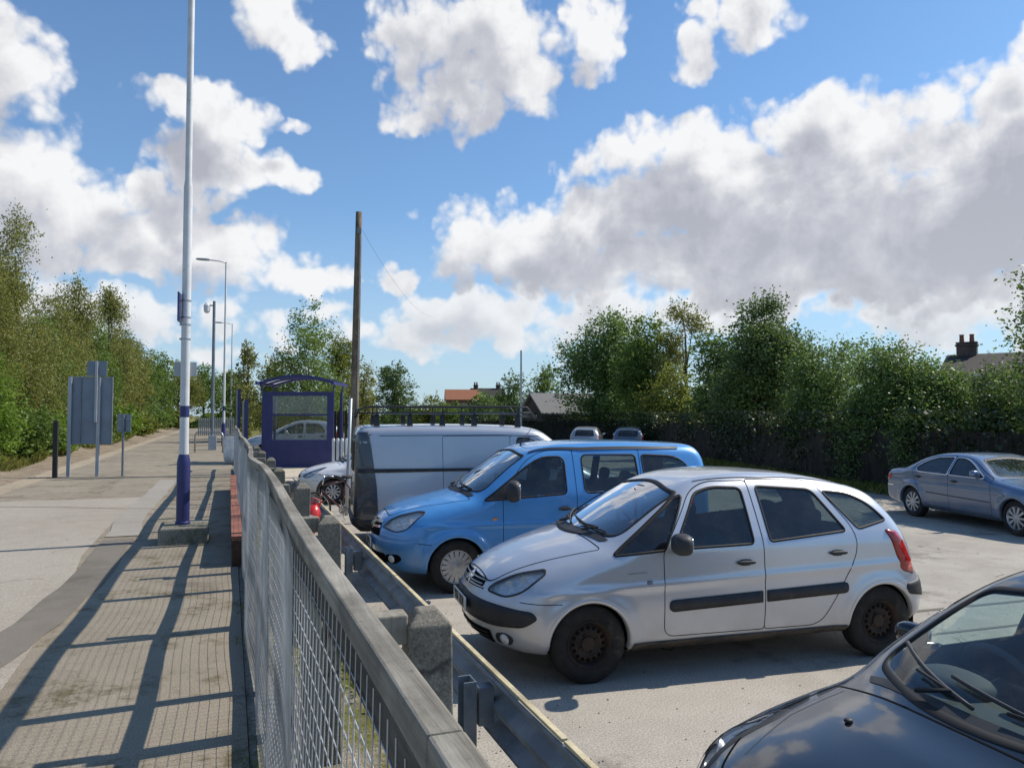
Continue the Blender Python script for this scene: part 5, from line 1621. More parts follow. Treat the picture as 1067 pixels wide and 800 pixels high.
M['leaf_yellow'] = leaf_mat('yellow_green_leaves', (0.070, 0.101, 0.020), (0.140, 0.175, 0.035), (0.252, 0.266, 0.063))
M['leaf_bright'] = leaf_mat('bright_bush_leaves', (0.063, 0.119, 0.017), (0.126, 0.210, 0.031), (0.224, 0.322, 0.056), .4)
M['leaf_ivy'] = leaf_mat('ivy_leaves', (0.016, 0.026, 0.011), (0.032, 0.051, 0.018), (0.072, 0.096, 0.035), .15, .4, .4)
M['grass'] = leaf_mat('grass_blades', (.085, .105, .025), (.16, .175, .045), (.27, .25, .10), .35, .7, .15)

def leaves(C, size, droop=0.0, aspect=.55, out_c=None):
    """C (n,3) leaf positions -> quads"""
    n = len(C)
    a = RNG.normal(size=(n, 3)); a /= np.linalg.norm(a, axis=1, keepdims=True)
    a[:, 2] = a[:, 2] * .6 - droop; a /= np.linalg.norm(a, axis=1, keepdims=True)
    b = RNG.normal(size=(n, 3)); b -= (b * a).sum(1, keepdims=True) * a; b /= np.linalg.norm(b, axis=1, keepdims=True) + 1e-9
    s = size * RNG.uniform(.6, 1.35, size=(n, 1))
    V = np.stack([C - a * s * .5, C + b * s * aspect * .5 + a * s * .05, C + a * s * .5, C - b * s * aspect * .5 + a * s * .05], 1).reshape(-1, 3)
    F = np.arange(n * 4).reshape(n, 4)
    return V, F

def clump_points(blobs, n, csize, per, shell=.55, flat=.75):
    vol = np.array([b[3] * b[4] * b[5] for b in blobs]) ** (2 / 3)
    pick = RNG.choice(len(blobs), n, p=vol / vol.sum())
    B = np.array(blobs)[pick]
    d = RNG.normal(size=(n, 3)); d /= np.linalg.norm(d, axis=1, keepdims=True)
    r = shell + (1.06 - shell) * RNG.random((n, 1)) ** .8
    c = B[:, :3] + d * r * B[:, 3:6]
    k = RNG.integers(int(per * .5), int(per * 1.5), n)
    idx = np.repeat(np.arange(n), k)
    sc = csize * RNG.uniform(.5, 1.4, (n, 1))
    P = c[idx] + RNG.normal(size=(len(idx), 3)) * sc[idx] * np.array([1, 1, flat])
    return P, c

def trunk_mesh(h, r, targets, lean=(0, 0), n=9):
    b = MB()
    pts = []; rs = []
    for i in range(7):
        t = i / 6
        pts.append((lean[0] * t * h + .06 * h * .3 * math.sin(3 * t + r * 40) * t, lean[1] * t * h + .04 * h * .3 * math.sin(4.1 * t + r * 70) * t, h * t - .15 * (1 - t)))
        rs.append(r * (1.25 - .95 * t) if i else r * 1.5)
    b.tube(pts, rs, n)
    for tg in targets:
        t = min(.92, max(.25, (tg[2] / h) * .62)); 
        k = int(t * 6); p0 = Vector(pts[k]).lerp(Vector(pts[min(k + 1, 6)]), t * 6 - k)
        e = Vector(tg); md = p0.lerp(e, .5) + Vector((random.uniform(-.1, .1), random.uniform(-.1, .1), .12 * (e - p0).length))
        b.tube([p0, p0.lerp(md, .5) + Vector((0, 0, .03)), md, md.lerp(e, .6), e], [r * .45, r * .36, r * .26, r * .15, r * .05], 6)
    return b

def tree(name, loc, h, hw, label, leafm, group=None, cat='tree', depth=None, style='round', leaf=.1, n=420, per=26, trunk=None, low=.12, barkm=None, seed=0):
    random.seed(seed + 101)
    root = thing(name, label, cat, loc, 0, group)
    blobs = []
    dp = depth or hw
    if style == 'round':
        for i in range(9):
            a = random.uniform(0, 2 * PI); q = random.uniform(.15, .62)
            z = h * random.uniform(low + .12, .84)
            w_ = 1 - abs(z / h - .5) * .9
            blobs.append((math.cos(a) * hw * q * w_, math.sin(a) * dp * q * w_, z, hw * random.uniform(.42, .62) * w_, dp * random.uniform(.42, .62) * w_, h * random.uniform(.13, .22)))
        blobs.append((0, 0, h * .84, hw * .42, dp * .42, h * .15))
        blobs.append((0, 0, h * (low + .28), hw * .82, dp * .82, h * .28)); blobs.append((0, 0, h * .55, hw * .8, dp * .8, h * .3))
    elif style == 'bush':
        for i in range(10):
            a = random.uniform(0, 2 * PI); q = random.uniform(.2, .7)
            z = h * random.uniform(.2, .78)
            blobs.append((math.cos(a) * hw * q, math.sin(a) * dp * q, z, hw * random.uniform(.3, .5), dp * random.uniform(.3, .5), h * random.uniform(.16, .26)))
        blobs.append((0, 0, h * .35, hw * .8, dp * .8, h * .38))
    elif style == 'birch':
        for i in range(14):
            t = random.uniform(.12, .97)
            w_ = math.sin(min(1, (1.04 - t) * 1.5) * PI / 2) * (.55 + .45 * math.sin(min(1, t * 2.5) * PI / 2))
            a = random.uniform(0, 2 * PI)
            blobs.append((math.cos(a) * hw * .5 * w_, math.sin(a) * dp * .5 * w_, h * t, hw * .58 * w_ + .15, dp * .58 * w_ + .15, h * .11))
        blobs.append((0, 0, h * .95, hw * .16, dp * .16, h * .06)); blobs.append((0, 0, h * .3, hw * .9, dp * .9, h * .26))
    elif style == 'wispy':
        for i in range(10):
            t = .12 + .86 * i / 9; w_ = min(1, (1.12 - t) * 1.3)
            a = random.uniform(0, 2 * PI)
            blobs.append((math.cos(a) * hw * .95 * w_, math.sin(a) * dp * .95 * w_, h * t, hw * .34, dp * .34, h * .07))
    elif style == 'tower':
        blobs.append((0, 0, h * .42, hw * .8, dp * .8, h * .36))
        for i in range(8):
            a = random.uniform(0, 2 * PI)
            blobs.append((math.cos(a) * hw * .5, math.sin(a) * dp * .5, h * random.uniform(.25, .7), hw * .45, dp * .45, h * .18))
        blobs.append((hw * -.1, 0, h * .82, hw * .35, dp * .35, h * .10)); blobs.append((hw * .12, 0, h * .93, hw * .2, dp * .2, h * .07))
    droop = {'birch': .8, 'wispy': .4}.get(style, .12)
    csz = {'birch': .26, 'wispy': .22}.get(style, .30) * (hw / 3.0) ** .5
    P, c = clump_points(blobs, n, csz, per, .35 if style in ('wispy', 'birch') else .5, 1.5 if style == 'birch' else .75)
    # stray shoots that break the outline
    sh = []
    for i in range(int(26 if style != 'bush' else 34)):
        b_ = random.choice(blobs); a = random.uniform(0, 2 * PI); el = random.uniform(.1, 1.45)
        d = np.array([math.cos(a) * math.cos(el), math.sin(a) * math.cos(el), math.sin(el)])
        s0 = np.array(b_[:3]) + d * np.array(b_[3:6]) * .95
        ln = random.uniform(.25, .75) * (hw / 2.5) ** .5
        k = random.randint(10, 22)
        t = RNG.random((k, 1))
        sh.append(s0 + d * t * ln + RNG.normal(size=(k, 3)) * .07)
    P = np.concatenate([P] + sh)
    P = P[P[:, 2] > h * low * .5]
    V, F = leaves(P, leaf, droop)
    np_mesh('crown', V, F, leafm, root)
    tg = [tuple(c[i]) for i in RNG.choice(len(c), min(16, len(c)), replace=False)]
    r = trunk or (.012 * h + .03)
    o = trunk_mesh(h * (.5 if style in ('bush', 'tower') else .82), r, tg).build('trunk', barkm or M['bark'], root, smooth=True, fix=False)
    return root

def spot(px, depth, z=0.0):
    p = at(px, 432, depth); return (p.x, p.y, z)
def hgt(py, depth, z=0.0): return CAM_H + (432 - py) * depth / FPX - z

gl = 'trees along the bank beyond the track'
LT = [
 (-95, 190, 75, 28, 'round', 'leaf_green', 'green tree at the very left edge of the picture', .12, 520, 30),
 (14, 224, 60, 41, 'birch', 'leaf_birch', 'tallest birch on the left bank, with drooping olive foliage', .155, 1500, 36),
 (-42, 345, 52, 31, 'bush', 'leaf_bright', 'bright green bush at the foot of the tall birch on the left edge', .12, 420, 30),
 (76, 296, 38, 54, 'birch', 'leaf_birch', 'birch just right of the tallest one on the left bank', .18, 900, 32),
 (112, 304, 30, 66, 'birch', 'leaf_birch', 'slender drooping birch behind the back of the large sign', .21, 760, 30),
 (36, 330, 50, 46, 'round', 'leaf_green', 'rounded green tree below the tall birches on the left bank', .165, 620, 30),
 (134, 352, 28, 80, 'round', 'leaf_birch', 'olive tree beyond the small sign, where the bank trees start to shrink', .25, 380, 26),
 (160, 366, 28, 98, 'round', 'leaf_green', 'green tree left of the white lamp post, farther along the bank', .30, 340, 24),
 (185, 376, 28, 115, 'round', 'leaf_birch', 'distant olive tree behind the white lamp post', .34, 300, 24),
 (212, 378, 26, 122, 'round', 'leaf_green', 'distant green tree behind the camera pole', .36, 300, 22),
 (238, 386, 24, 128, 'round', 'leaf_green', 'farthest green tree, behind the tall street lamps', .38, 280, 22),
 (-18, 262, 46, 37, 'round', 'leaf_birch', 'olive tree left of the tallest birch, cut by the picture edge', .12, 900, 34),
 (50, 306, 42, 50, 'round', 'leaf_birch', 'full olive tree filling the gap between the two tallest birches', .16, 900, 32),
 (92, 330, 36, 60, 'round', 'leaf_green', 'full green tree directly behind the large sign', .19, 700, 30),
 (122, 340, 28, 73, 'round', 'leaf_birch', 'olive tree directly above the small sign', .22, 520, 28),
 (148, 364, 28, 88, 'round', 'leaf_green', 'green tree between the small sign and the near lamp post', .26, 420, 26),
]
for i, (px, py, hwp, d, st, lm, lab, ls, n_, pr) in enumerate(LT):
    z0 = .8
    tree({'birch': 'birch_tree', 'bush': 'bush'}.get(st, 'broadleaf_tree'), spot(px, d, z0), hgt(py, d, z0), hwp * d / FPX, lab, M[lm], gl, 'bush' if st == 'bush' else 'tree', style=st, leaf=ls * .82, n=int(n_ * 1.35), per=pr, seed=i, low=.04 if st == 'bush' else .1)
# scrub along the foot of the bank
SC = [(-14, 412, 30, 'leaf_bright'), (24, 424, 35, 'leaf_green'), (50, 430, 40, 'leaf_bright'), (76, 424, 46, 'leaf_yellow'), (99, 424, 53, 'leaf_green'), (121, 424, 63, 'leaf_bright'), (142, 426, 74, 'leaf_yellow'), (160, 427, 92, 'leaf_green'), (178, 428, 112, 'leaf_yellow')]
for i, (px, py, d, lm) in enumerate(SC):
    tree('bush', spot(px, d, .3), hgt(py, d, .3), 1.1 + .018 * d, ['low scrub bush at the left edge of the bank, below the tall birch', 'low green bush behind the black post', 'low bright bush between the black post and the large sign', 'low yellowish bush seen under the large sign panel', 'low green bush just left of the small sign post', 'low bright bush just right of the small sign', 'low yellowish bush midway between the small sign and the lamp post', 'low green bush nearer the lamp post along the bank', 'low yellowish bush directly left of the lamp post base'][i], M[lm], 'scrub along the foot of the bank', 'bush', style='bush', leaf=.06 + .003 * d, n=220, per=24, seed=40 + i, low=.02)
CT = [
 (257, 360, 15, 62, 'birch', 'leaf_birch', 'thin birch left of the blue shelter, standing beyond the platform', .2, 200, 24),
 (284, 374, 22, 50, 'round', 'leaf_yellow', 'yellow-green tree directly behind the blue shelter roof', .15, 300, 24),
 (318, 308, 42, 46, 'tower', 'leaf_green', 'tall pointed green tree rising behind the blue shelter', .15, 560, 28),
 (352, 345, 26, 52, 'round', 'leaf_yellow', 'yellow-green tree between the shelter and the timber pole', .16, 340, 26),
 (378, 372, 20, 64, 'round', 'leaf_birch', 'small olive tree just right of the timber pole', .19, 240, 24),
 (411, 379, 28, 92, 'round', 'leaf_dark', 'dark rounded tree standing apart beyond the van roof rack', .27, 320, 24),
 (446, 410, 24, 86, 'bush', 'leaf_yellow', 'pale green bush beyond the van, right of the dark rounded tree', .24, 200, 22),
 (472, 411, 24, 84, 'bush', 'leaf_green', 'green bush in front of the orange roofed house', .24, 180, 22),
 (503, 404, 22, 78, 'bush', 'leaf_dark', 'dark clipped bush under the far chimneys', .22, 220, 24),
 (535, 388, 24, 82, 'round', 'leaf_dark', 'dark tree behind the thin post in the distance', .24, 260, 24),
 (565, 384, 24, 74, 'round', 'leaf_green', 'green tree left of the pale shed roof', .22, 240, 24),
]
for i, (px, py, hwp, d, st, lm, lab, ls, n_, pr) in enumerate(CT):
    tree({'birch': 'birch_tree', 'bush': 'bush'}.get(st, 'broadleaf_tree'), spot(px, d, -.1), hgt(py, d, -.1), hwp * d / FPX, lab, M[lm], 'trees beyond the end of the car park', 'bush' if st == 'bush' else 'tree', style=st, leaf=ls, n=n_, per=pr, seed=60 + i, low=.05)
RT = [
 (630, 320, 56, 56, 'round', 'leaf_hedge', 'broad green tree over the far parked cars and pale shed', .21, 900, 32),
 (674, 324, 42, 50, 'round', 'leaf_green', 'green tree overlapping the right of the broad tree by the shed', .20, 560, 30),
 (714, 322, 40, 48, 'wispy', 'leaf_birch', 'thin wispy tree showing sky between its branches', .15, 520, 20),
 (700, 378, 42, 45, 'bush', 'leaf_yellow', 'yellow-green bush below the wispy tree', .18, 460, 28),
 (648, 400, 40, 54, 'bush', 'leaf_hedge', 'dark bush at the foot of the broad tree, right of the shed roof', .19, 420, 28),
 (794, 304, 58, 33, 'tower', 'leaf_dark', 'tall dense dark tree in the middle of the hedge', .135, 1500, 36),
 (750, 345, 34, 38, 'round', 'leaf_hedge', 'small dark tree left of the tall dense hedge tree', .17, 560, 30),
 (862, 338, 46, 26.6, 'bush', 'leaf_hedge', 'dark hedge shrub right of the tall dense tree', .10, 1050, 34),
 (925, 342, 54, 23.2, 'bush', 'leaf_hedge', 'hedge shrub with long shoots left of the brick chimney', .092, 1150, 34),
 (985, 360, 52, 21.3, 'bush', 'leaf_hedge', 'hedge shrub below the chimney, behind the saloon car', .085, 1100, 34),
 (1052, 366, 46, 20, 'bush', 'leaf_dark', 'dark hedge shrub at the right edge behind the saloon windscreen', .085, 950, 32),
 (1112, 212, 66, 18.0, 'round', 'leaf_hedge', 'tree reaching in from the right edge against the clouds', .10, 520, 26),
]
for i, (px, py, hwp, d, st, lm, lab, ls, n_, pr) in enumerate(RT):
    if px > 1200: continue
    tree({'bush': 'hedge_shrub'}.get(st, 'broadleaf_tree'), spot(px, d, 0), hgt(py, d, 0), hwp * d / FPX, lab, M[lm], 'hedge and trees along the right of the car park', 'shrub' if st == 'bush' else 'tree', style=st, leaf=ls, n=n_, per=pr, seed=90 + i, low=.03 if st != 'round' else .08)

# ------------------------------------------------------------------ dark boarded fence under the hedge, grown over with ivy
FL = [(16.75, -6), (16.75, 3), (16.95, 12), (17.9, 19.6), (19.8, 27), (21.2, 33), (24.5, 47), (17, 56)]
random.seed(5)
fb = thing('board_fence', 'dark close-boarded timber fence under the hedge along the right of the car park', 'fence', (17, 12, 0))
ivyP = []
for (x0, y0), (x1, y1) in zip(FL, FL[1:]):
    ln = math.hypot(x1 - x0, y1 - y0); a = math.atan2(y1 - y0, x1 - x0); npan = max(1, round(ln / 2.4))
    for k in range(npan):
        b = MB(); t0, t1 = k / npan, (k + 1) / npan
        nb = 14; hh = 1.72 + random.uniform(-.04, .04)
        for q in range(nb):
            t = t0 + (t1 - t0) * (q + .5) / nb
            w_ = ln / npan / nb
            x, y = x0 + (x1 - x0) * t, y0 + (y1 - y0) * t
            b.box((x - 17, y - 12, hh / 2 + random.uniform(-.02, .02)), (w_ * .97, .022 + .006 * (q % 2), hh), rot=(R(random.uniform(-1, 1)), 0, a))
        b.build('panel', M['dark_board'], fb, fix=False)
        x, y = x0 + (x1 - x0) * t0, y0 + (y1 - y0) * t0
        MB().box((x - 17 + .05 * math.sin(a), y - 12 - .05 * math.cos(a), .92), (.1, .1, 1.84), rot=(0, 0, a)).build('post', M['dark_board'], fb)
    m_ = int(ln * 190)
    t = RNG.random(m_); z = 2.3 * RNG.random(m_) ** .6
    patchy = (np.sin(t * ln * 1.3 + x0) + np.sin(t * ln * .47 + 2 * x0) + RNG.normal(size=m_) * .6) > -.5 + (1.2 - z)
    off = RNG.uniform(.03, .42, m_) * (.2 + .5 * z)
    P = np.stack([x0 + (x1 - x0) * t - math.sin(a) * off, y0 + (y1 - y0) * t + math.cos(a) * off, z], 1)
    ivyP.append(P[patchy])
P = np.concatenate(ivyP); V, F = leaves(P, .13, .5, .8)
tag(np_mesh('ivy', V, F, M['leaf_ivy']), 'dark ivy trailing over the boarded fence below the hedge', 'ivy', kind='stuff')
# the rough verge at its foot
n_ = 15000
seg = RNG.integers(0, len(FL) - 2, n_); t = RNG.random(n_)
A = np.array(FL)[seg]; B = np.array(FL)[seg + 1]
d = B - A; l = np.linalg.norm(d, axis=1, keepdims=True)
off = RNG.uniform(.05, 1.0, (n_, 1)) ** 1.4
XY = A + d * t[:, None] + np.stack([-d[:, 1], d[:, 0]], 1) / l * off
def blades(XY, Z, h, w_):
    n = len(XY); a = RNG.random(n) * 2 * PI; hh = h * RNG.uniform(.4, 1.3, n)
    dx, dy = np.cos(a) * w_, np.sin(a) * w_
    lx, ly = RNG.normal(size=n) * hh * .35, RNG.normal(size=n) * hh * .35
    b0 = np.stack([XY[:, 0] - dx, XY[:, 1] - dy, Z], 1); b1 = np.stack([XY[:, 0] + dx, XY[:, 1] + dy, Z], 1)
    m0 = np.stack([XY[:, 0] + dx * .7 + lx * .35, XY[:, 1] + dy * .7 + ly * .35, Z + hh * .6], 1)
    tp = np.stack([XY[:, 0] + lx, XY[:, 1] + ly, Z + hh], 1)
    return np.stack([b0, b1, m0, tp], 1).reshape(-1, 3), np.arange(n * 4).reshape(n, 4)
V, F = blades(XY, np.zeros(n_), .22, .012)
tag(np_mesh('verge_grass', V, F, M['grass']), 'rough grass along the foot of the dark boarded fence', 'grass', kind='stuff')
# grass on the bank beyond the track
n_ = 60000
Y = 6 + 90 * RNG.random(n_) ** 1.6; X = -8.1 - 6.5 * RNG.random(n_) ** 1.3 - np.sin(Y * .9) * .25
px_ = [p[0] for p in prof][::-1]; pz_ = [p[1] for p in prof][::-1]
Z = np.interp(X, px_, pz_) + .14 * np.sin(Y * .7 + X) + .14 * np.sin(Y * .23 + 2 * X) * 1.0 - .05
V, F = blades(np.stack([X, Y], 1), Z, .34, .016)
tag(np_mesh('bank_grass', V, F, M['grass']), 'long summer grass covering the bank beyond the track', 'grass', kind='stuff')
# weeds and moss between fence and barrier
n_ = 9000
X = RNG.uniform(.28, 1.08, n_); Y = RNG.uniform(.3, 15, n_)
keep = (np.sin(X * 7 + Y * 1.7) + np.sin(Y * 3.1 - X * 4) + RNG.normal(size=n_) * .5) > .5
V, F = leaves(np.stack([X[keep], Y[keep], .43 + RNG.random(keep.sum()) * .05], 1), .04, -.3, .8)
tag(np_mesh('moss', V, F, M['leaf_yellow']), 'green moss and weeds growing in the gravel behind the mesh fence', 'moss', kind='stuff')
n_ = 1600
Y = RNG.uniform(.6, 22, n_); X = RNG.normal(.02, .03, n_)
keep = (np.sin(Y * 2.3) + np.sin(Y * 5.9)) > .9
V, F = leaves(np.stack([X[keep] + .07, Y[keep], PLAT + .004 + RNG.random(keep.sum()) * .012], 1), .016, -.3, .7)
tag(np_mesh('weeds', V, F, M['leaf_yellow']), 'tiny weeds along the platform at the foot of the mesh fence', 'weeds', kind='stuff')

# low scrub that closes the view along the horizon
n_ = 26000
t = RNG.random(n_); X = -60 + 200 * t; Y = 135 + 10 * np.sin(t * 9) - 25 * t + RNG.uniform(-6, 6, n_)
top = 3.2 + 1.3 * np.sin(X * .21) + .9 * np.sin(X * .53 + 1) + .6 * np.sin(X * 1.3)
V, F = leaves(np.stack([X, Y, top * RNG.random(n_) ** .7], 1), .85, .1, .7)
tag(np_mesh('scrub', V, F, M['leaf_green']), 'low continuous green scrub along the horizon', 'scrub', kind='stuff')
# ------------------------------------------------------------------ street furniture on the platform
M['pole_white'] = mat('white_pole_paint', (.70, .70, .70), (.58, .58, .57), rough=.4, scale=2, dirt=((.38, .36, .32), 5, .55, .8))
M['navy'] = mat('navy_paint', (.022, .026, .115), (.03, .034, .135), rough=.4, scale=3, dirt=((.09, .09, .12), 4, .6, .85))
M['sign_back'] = mat('sign_back_grey', (.22, .265, .32), (.18, .22, .27), rough=.5, metal=.2, scale=2, dirt=((.20, .20, .19), 5, .58, .8))
M['sign_grey'] = mat('sign_grey_sheet', (.40, .43, .46), (.34, .37, .40), rough=.45, metal=.3, scale=3)
M['steel_grey'] = mat('steel_grey', (.22, .25, .28), (.17, .19, .215), rough=.45, metal=.5, scale=3)
M['black_post'] = mat('black_post', (.018, .018, .018), (.03, .028, .026), rough=.7, scale=4)
M['beige_wall'] = asphalt('beige_render', (.52, .45, .34), (.45, .39, .30), (.56, .49, .38), 60, 2.0, (.2, .17, .13), .4)

def cyl(b, x, y, z0, z1, r, n=14, r2=None):
    b.lathe([(0, z0), (r, z0), (r if r2 is None else r2, z1), (0, z1)], n, (x, y, 0)); return b

# near white lamp post with navy foot, on its concrete plinth
p = onz(190, 563, PLAT)
lp = thing('lamp_post', 'tall white lamp post with navy base on a square concrete plinth', 'lamp post', (p.x, p.y, PLAT + .2))
b = MB(); b.lathe([(.0, 0), (.088, 0), (.088, .03), (.078, .04), (.078, .76), (.072, .80), (.058, .86), (.0, .86)], 24)
b.build('base', M['navy'], lp, auto=35)
b = MB(); b.lathe([(0, .855), (.057, .855), (.054, 1.02), (.054, 2.0), (.052, 4.2), (.050, 4.22), (.040, 4.3), (.040, 7.6), (0, 7.6)], 24)
b.build('column', M['pole_white'], lp, auto=35)
b = MB(); b.lathe([(.0535, 1.32), (.0560, 1.32), (.0560, 1.46), (.0535, 1.46)], 24); b.build('band', M['navy'], lp, auto=35)
for z in (2.28, 2.46, 2.55, 2.76):
    b = MB(); b.lathe([(.053, z), (.0575, z), (.0575, z + .02), (.053, z + .02)], 20); b.box((-.058, 0, z + .01), (.03, .05, .022)); b.build('clamp', M['galv'], lp)
b = MB(); b.box((-.075, .0, 2.68), (.018, .30, .36), rot=(0, 0, R(-4))); b.build('sign_plate', M['navy'], lp, bevel=.003)
b = MB(); b.box((.0, .068, 1.92), (.26, .012, .18), rot=(0, 0, R(-8))); b.build('sign_panel', M['sign_grey'], lp, bevel=.003)
b = MB(); b.tube([(0, 0, 7.55), (0, -.1, 7.62), (-.5, -.1, 7.7)], [.03, .028, .025], 8); b.box((-.8, -.1, 7.71), (.6, .18, .07)); b.build('lantern', M['sign_grey'], lp)
g0 = [onz(x, y, PLAT) for x, y in ((156, 581), (212, 580))]
b = MB(); b.box((0, 0, .1 - .02), (.56, .62, .24)); o = b.build('concrete_plinth', M['concrete'], bevel=.018)
o.location = (p.x + .02, p.y - .03, PLAT); o.rotation_euler = (0, 0, R(1.5)); tag(o, 'square concrete plinth under the near white lamp post', 'plinth')

# farther lamp posts with an arm
def street_lamp(px, depth, ytop, yband, label, arm=True):
    q = at(px, 450, depth); base = PLAT; top = CAM_H + (432 - ytop) * depth / FPX - base
    r_ = thing('lamp_post', label, 'lamp post', (q.x, q.y, base), 0, 'white lamp posts farther along the platform')
    MB().lathe([(0, 0), (.10, 0), (.10, 1.05), (.06, 1.15), (0, 1.15)], 14).build('base', M['navy'], r_, auto=35)
    MB().lathe([(0, 1.14), (.062, 1.14), (.05, top * .6), (.04, top), (0, top)], 14).build('column', M['pole_white'], r_, auto=35)
    MB().lathe([(.062, 1.75), (.064, 1.75), (.064, 1.98), (.062, 1.98)], 14).build('band', M['navy'], r_)
    ar = MB(); ar.tube([(0, 0, top - .03), (-.3, 0, top + .03), (-.75, 0, top + .06)], [.035, .03, .03], 8)
    a = ar.build('arm', M['pole_white'], r_, smooth=True)
    MB().ellipsoid((-1.05, 0, top + .07), (.72, .24, .12), 14, 8, .7).build('lantern', M['sign_grey'], a, smooth=True)
street_lamp(233, 38, 272, 435, 'taller white lamp post with an arm, just right of the camera pole')
street_lamp(240.5, 62, 337, 440, 'smaller, farthest white lamp post, right behind the taller arm lamp')

# camera pole
q = at(221, 460, 34); top = CAM_H + (432 - 313) * 34 / FPX - PLAT
r_ = thing('camera_pole', 'slim grey pole with a white surveillance camera at its top', 'camera pole', (q.x, q.y, PLAT))
MB().lathe([(0, 0), (.075, 0), (.06, top), (0, top)], 14).build('column', M['steel_grey'], r_, auto=35)
b = MB().tube([(0, 0, top - .2), (-.25, 0, top - .2)], .03, 8); b.build('bracket', M['steel_grey'], r_)
b = MB(); b.lathe([(0, 0), (.13, 0), (.14, .25), (.05, .36), (0, .36)], 14, (-.30, 0, top - .46)); b.ellipsoid((-.30, 0, top - .46), (.24, .24, .2), 12, 8); b.build('camera', M['pole_white'], r_, auto=40)
b = MB(); b.box((.02, -.2, .32), (.34, .3, .64)); b.build('cabinet', M['sign_grey'], r_, bevel=.01)

# big sign seen from behind
d = 19.0
c0, c1 = onz(70, 496.5, PLAT), onz(101.5, 496, PLAT)
def dep(p_): return (p_ - Vector((0, 0, CAM_H))).dot(_fw)
dd = dep(c0); sc_ = dd / FPX
r_ = thing('notice_board', 'large grey sign seen from behind on two grey posts with a smaller panel above', 'sign', (c0.x, c0.y, PLAT))
ax = (c1 - c0); ang = math.atan2(ax.y, ax.x); r_.rotation_euler = (0, 0, ang); W_ = ax.length
H = lambda py: CAM_H - (py - 432) * sc_ - PLAT
for x_, top in ((0.03, H(393)), (W_, H(393))):
    b = MB(); b.box((x_, -.03, top / 2 - .05), (.085, .05, top + .1)); b.build('post', M['sign_grey'], r_, bevel=.008)
x0, x1 = -.0, (112 - 70) * sc_
b = MB(); b.box(((x0 + x1) / 2, .03, (H(392) + H(463)) / 2), (x1 - x0, .02, H(392) - H(463))); pn = b.build('panel', M['sign_back'], r_, bevel=.004)
for py in (393, 414, 438, 461):
    b = MB(); b.box(((x0 + x1) / 2, .012, H(py)), (x1 - x0, .018, .035)); b.build('rib', M['sign_back'], pn)
for x_ in (x0 + .012, x1 - .012, x1 * .27):
    b = MB(); b.box((x_, .004, (H(392) + H(463)) / 2), (.022, .034, H(392) - H(463) + .02)); b.build('rib', M['steel_grey'], pn)
xs = (97 - 70) * sc_
b = MB(); b.box((xs, -.10, (H(376) + H(440)) / 2), (.06, .05, H(376) - H(440))); b.build('post', M['sign_grey'], r_, bevel=.008)
b = MB(); b.box((xs + .0, -.05, (H(376) + H(391)) / 2), (.46, .02, H(375.5) - H(391))); b.build('small_panel', M['sign_back'], r_, bevel=.004)

c0 = onz(57, 498, PLAT); sc_ = dep(c0) / FPX
hp_ = (497 - 438) * sc_
b = MB(); b.box((0, 0, hp_ / 2 - .02), (.105, .105, hp_ + .04)); b.box((0, 0, hp_ + .01), (.085, .085, .03))
o = b.build('marker_post', M['black_post'], bevel=.008); o.location = c0; tag(o, 'short square black post on the platform left of the large sign', 'post')

c0 = onz(127.5, 496, PLAT); sc_ = dep(c0) / FPX
r_ = thing('small_sign', 'small grey sign seen from behind on a thin post right of the large sign', 'sign', (c0.x, c0.y, PLAT), R(-25))
t_ = (496 - 431) * sc_
MB().lathe([(0, 0), (.028, 0), (.028, t_), (0, t_)], 10).build('post', M['steel_grey'], r_, auto=40)
b = MB(); b.box((-.01, .05, t_ - .24), (.36, .014, .46)); b.build('panel', M['sign_back'], r_, bevel=.006)
b = MB(); b.box((-.01, .036, t_ - .14), (.3, .012, .025)); b.build('bracket', M['galv'], r_)
b = MB(); b.box((-.01, .036, t_ - .36), (.3, .012, .025)); b.build('bracket', M['galv'], r_)

# hooped guard rail
c0, c1 = onz(203, 471, PLAT), onz(232, 471.5, PLAT); sc_ = dep(c0) / FPX
h_ = 21 * sc_
b = MB(); ax = (c1 - c0)
pts = [Vector((0, 0, -.05)), Vector((0, 0, h_ * .8)), Vector((0.04, 0, h_ * .93)), Vector((.13, 0, h_)), Vector((ax.length - .13, 0, h_)), Vector((ax.length - .04, 0, h_ * .93)), Vector((ax.length, 0, h_ * .8)), Vector((ax.length, 0, -.05))]
b.tube(pts, .032, 10); o = b.build('hoop_barrier', M['galv'], smooth=True); o.location = c0; o.rotation_euler = (0, 0, math.atan2(ax.y, ax.x)); tag(o, 'galvanised hoop barrier on the platform between the near lamp post and the rubbish bag', 'barrier')

# grey palisade at the platform end
c0, c1 = at(206, 450, 56), at(244, 450, 56)
r_ = thing('palisade_fence', 'pale grey palisade across the far end of the platform', 'fence', (c0.x, c0.y, PLAT)); ax = c1 - c0
r_.rotation_euler = (0, 0, math.atan2(ax.y, ax.x))
n_ = 18
for z in (.3, 1.1):
    MB().box((ax.length / 2, .03, z), (ax.length, .03, .05)).build('rail', M['galv_dull'], r_)
for i in range(n_):
    b = MB(); x_ = ax.length * (i + .5) / n_; b.prism([(x_ - .045, 0.05), (x_ + .045, 0.05), (x_ + .045, 1.25), (x_, 1.36), (x_ - .045, 1.25)], -.012, .012, axes='xz'); b.build('pale', M['sign_grey'], r_)

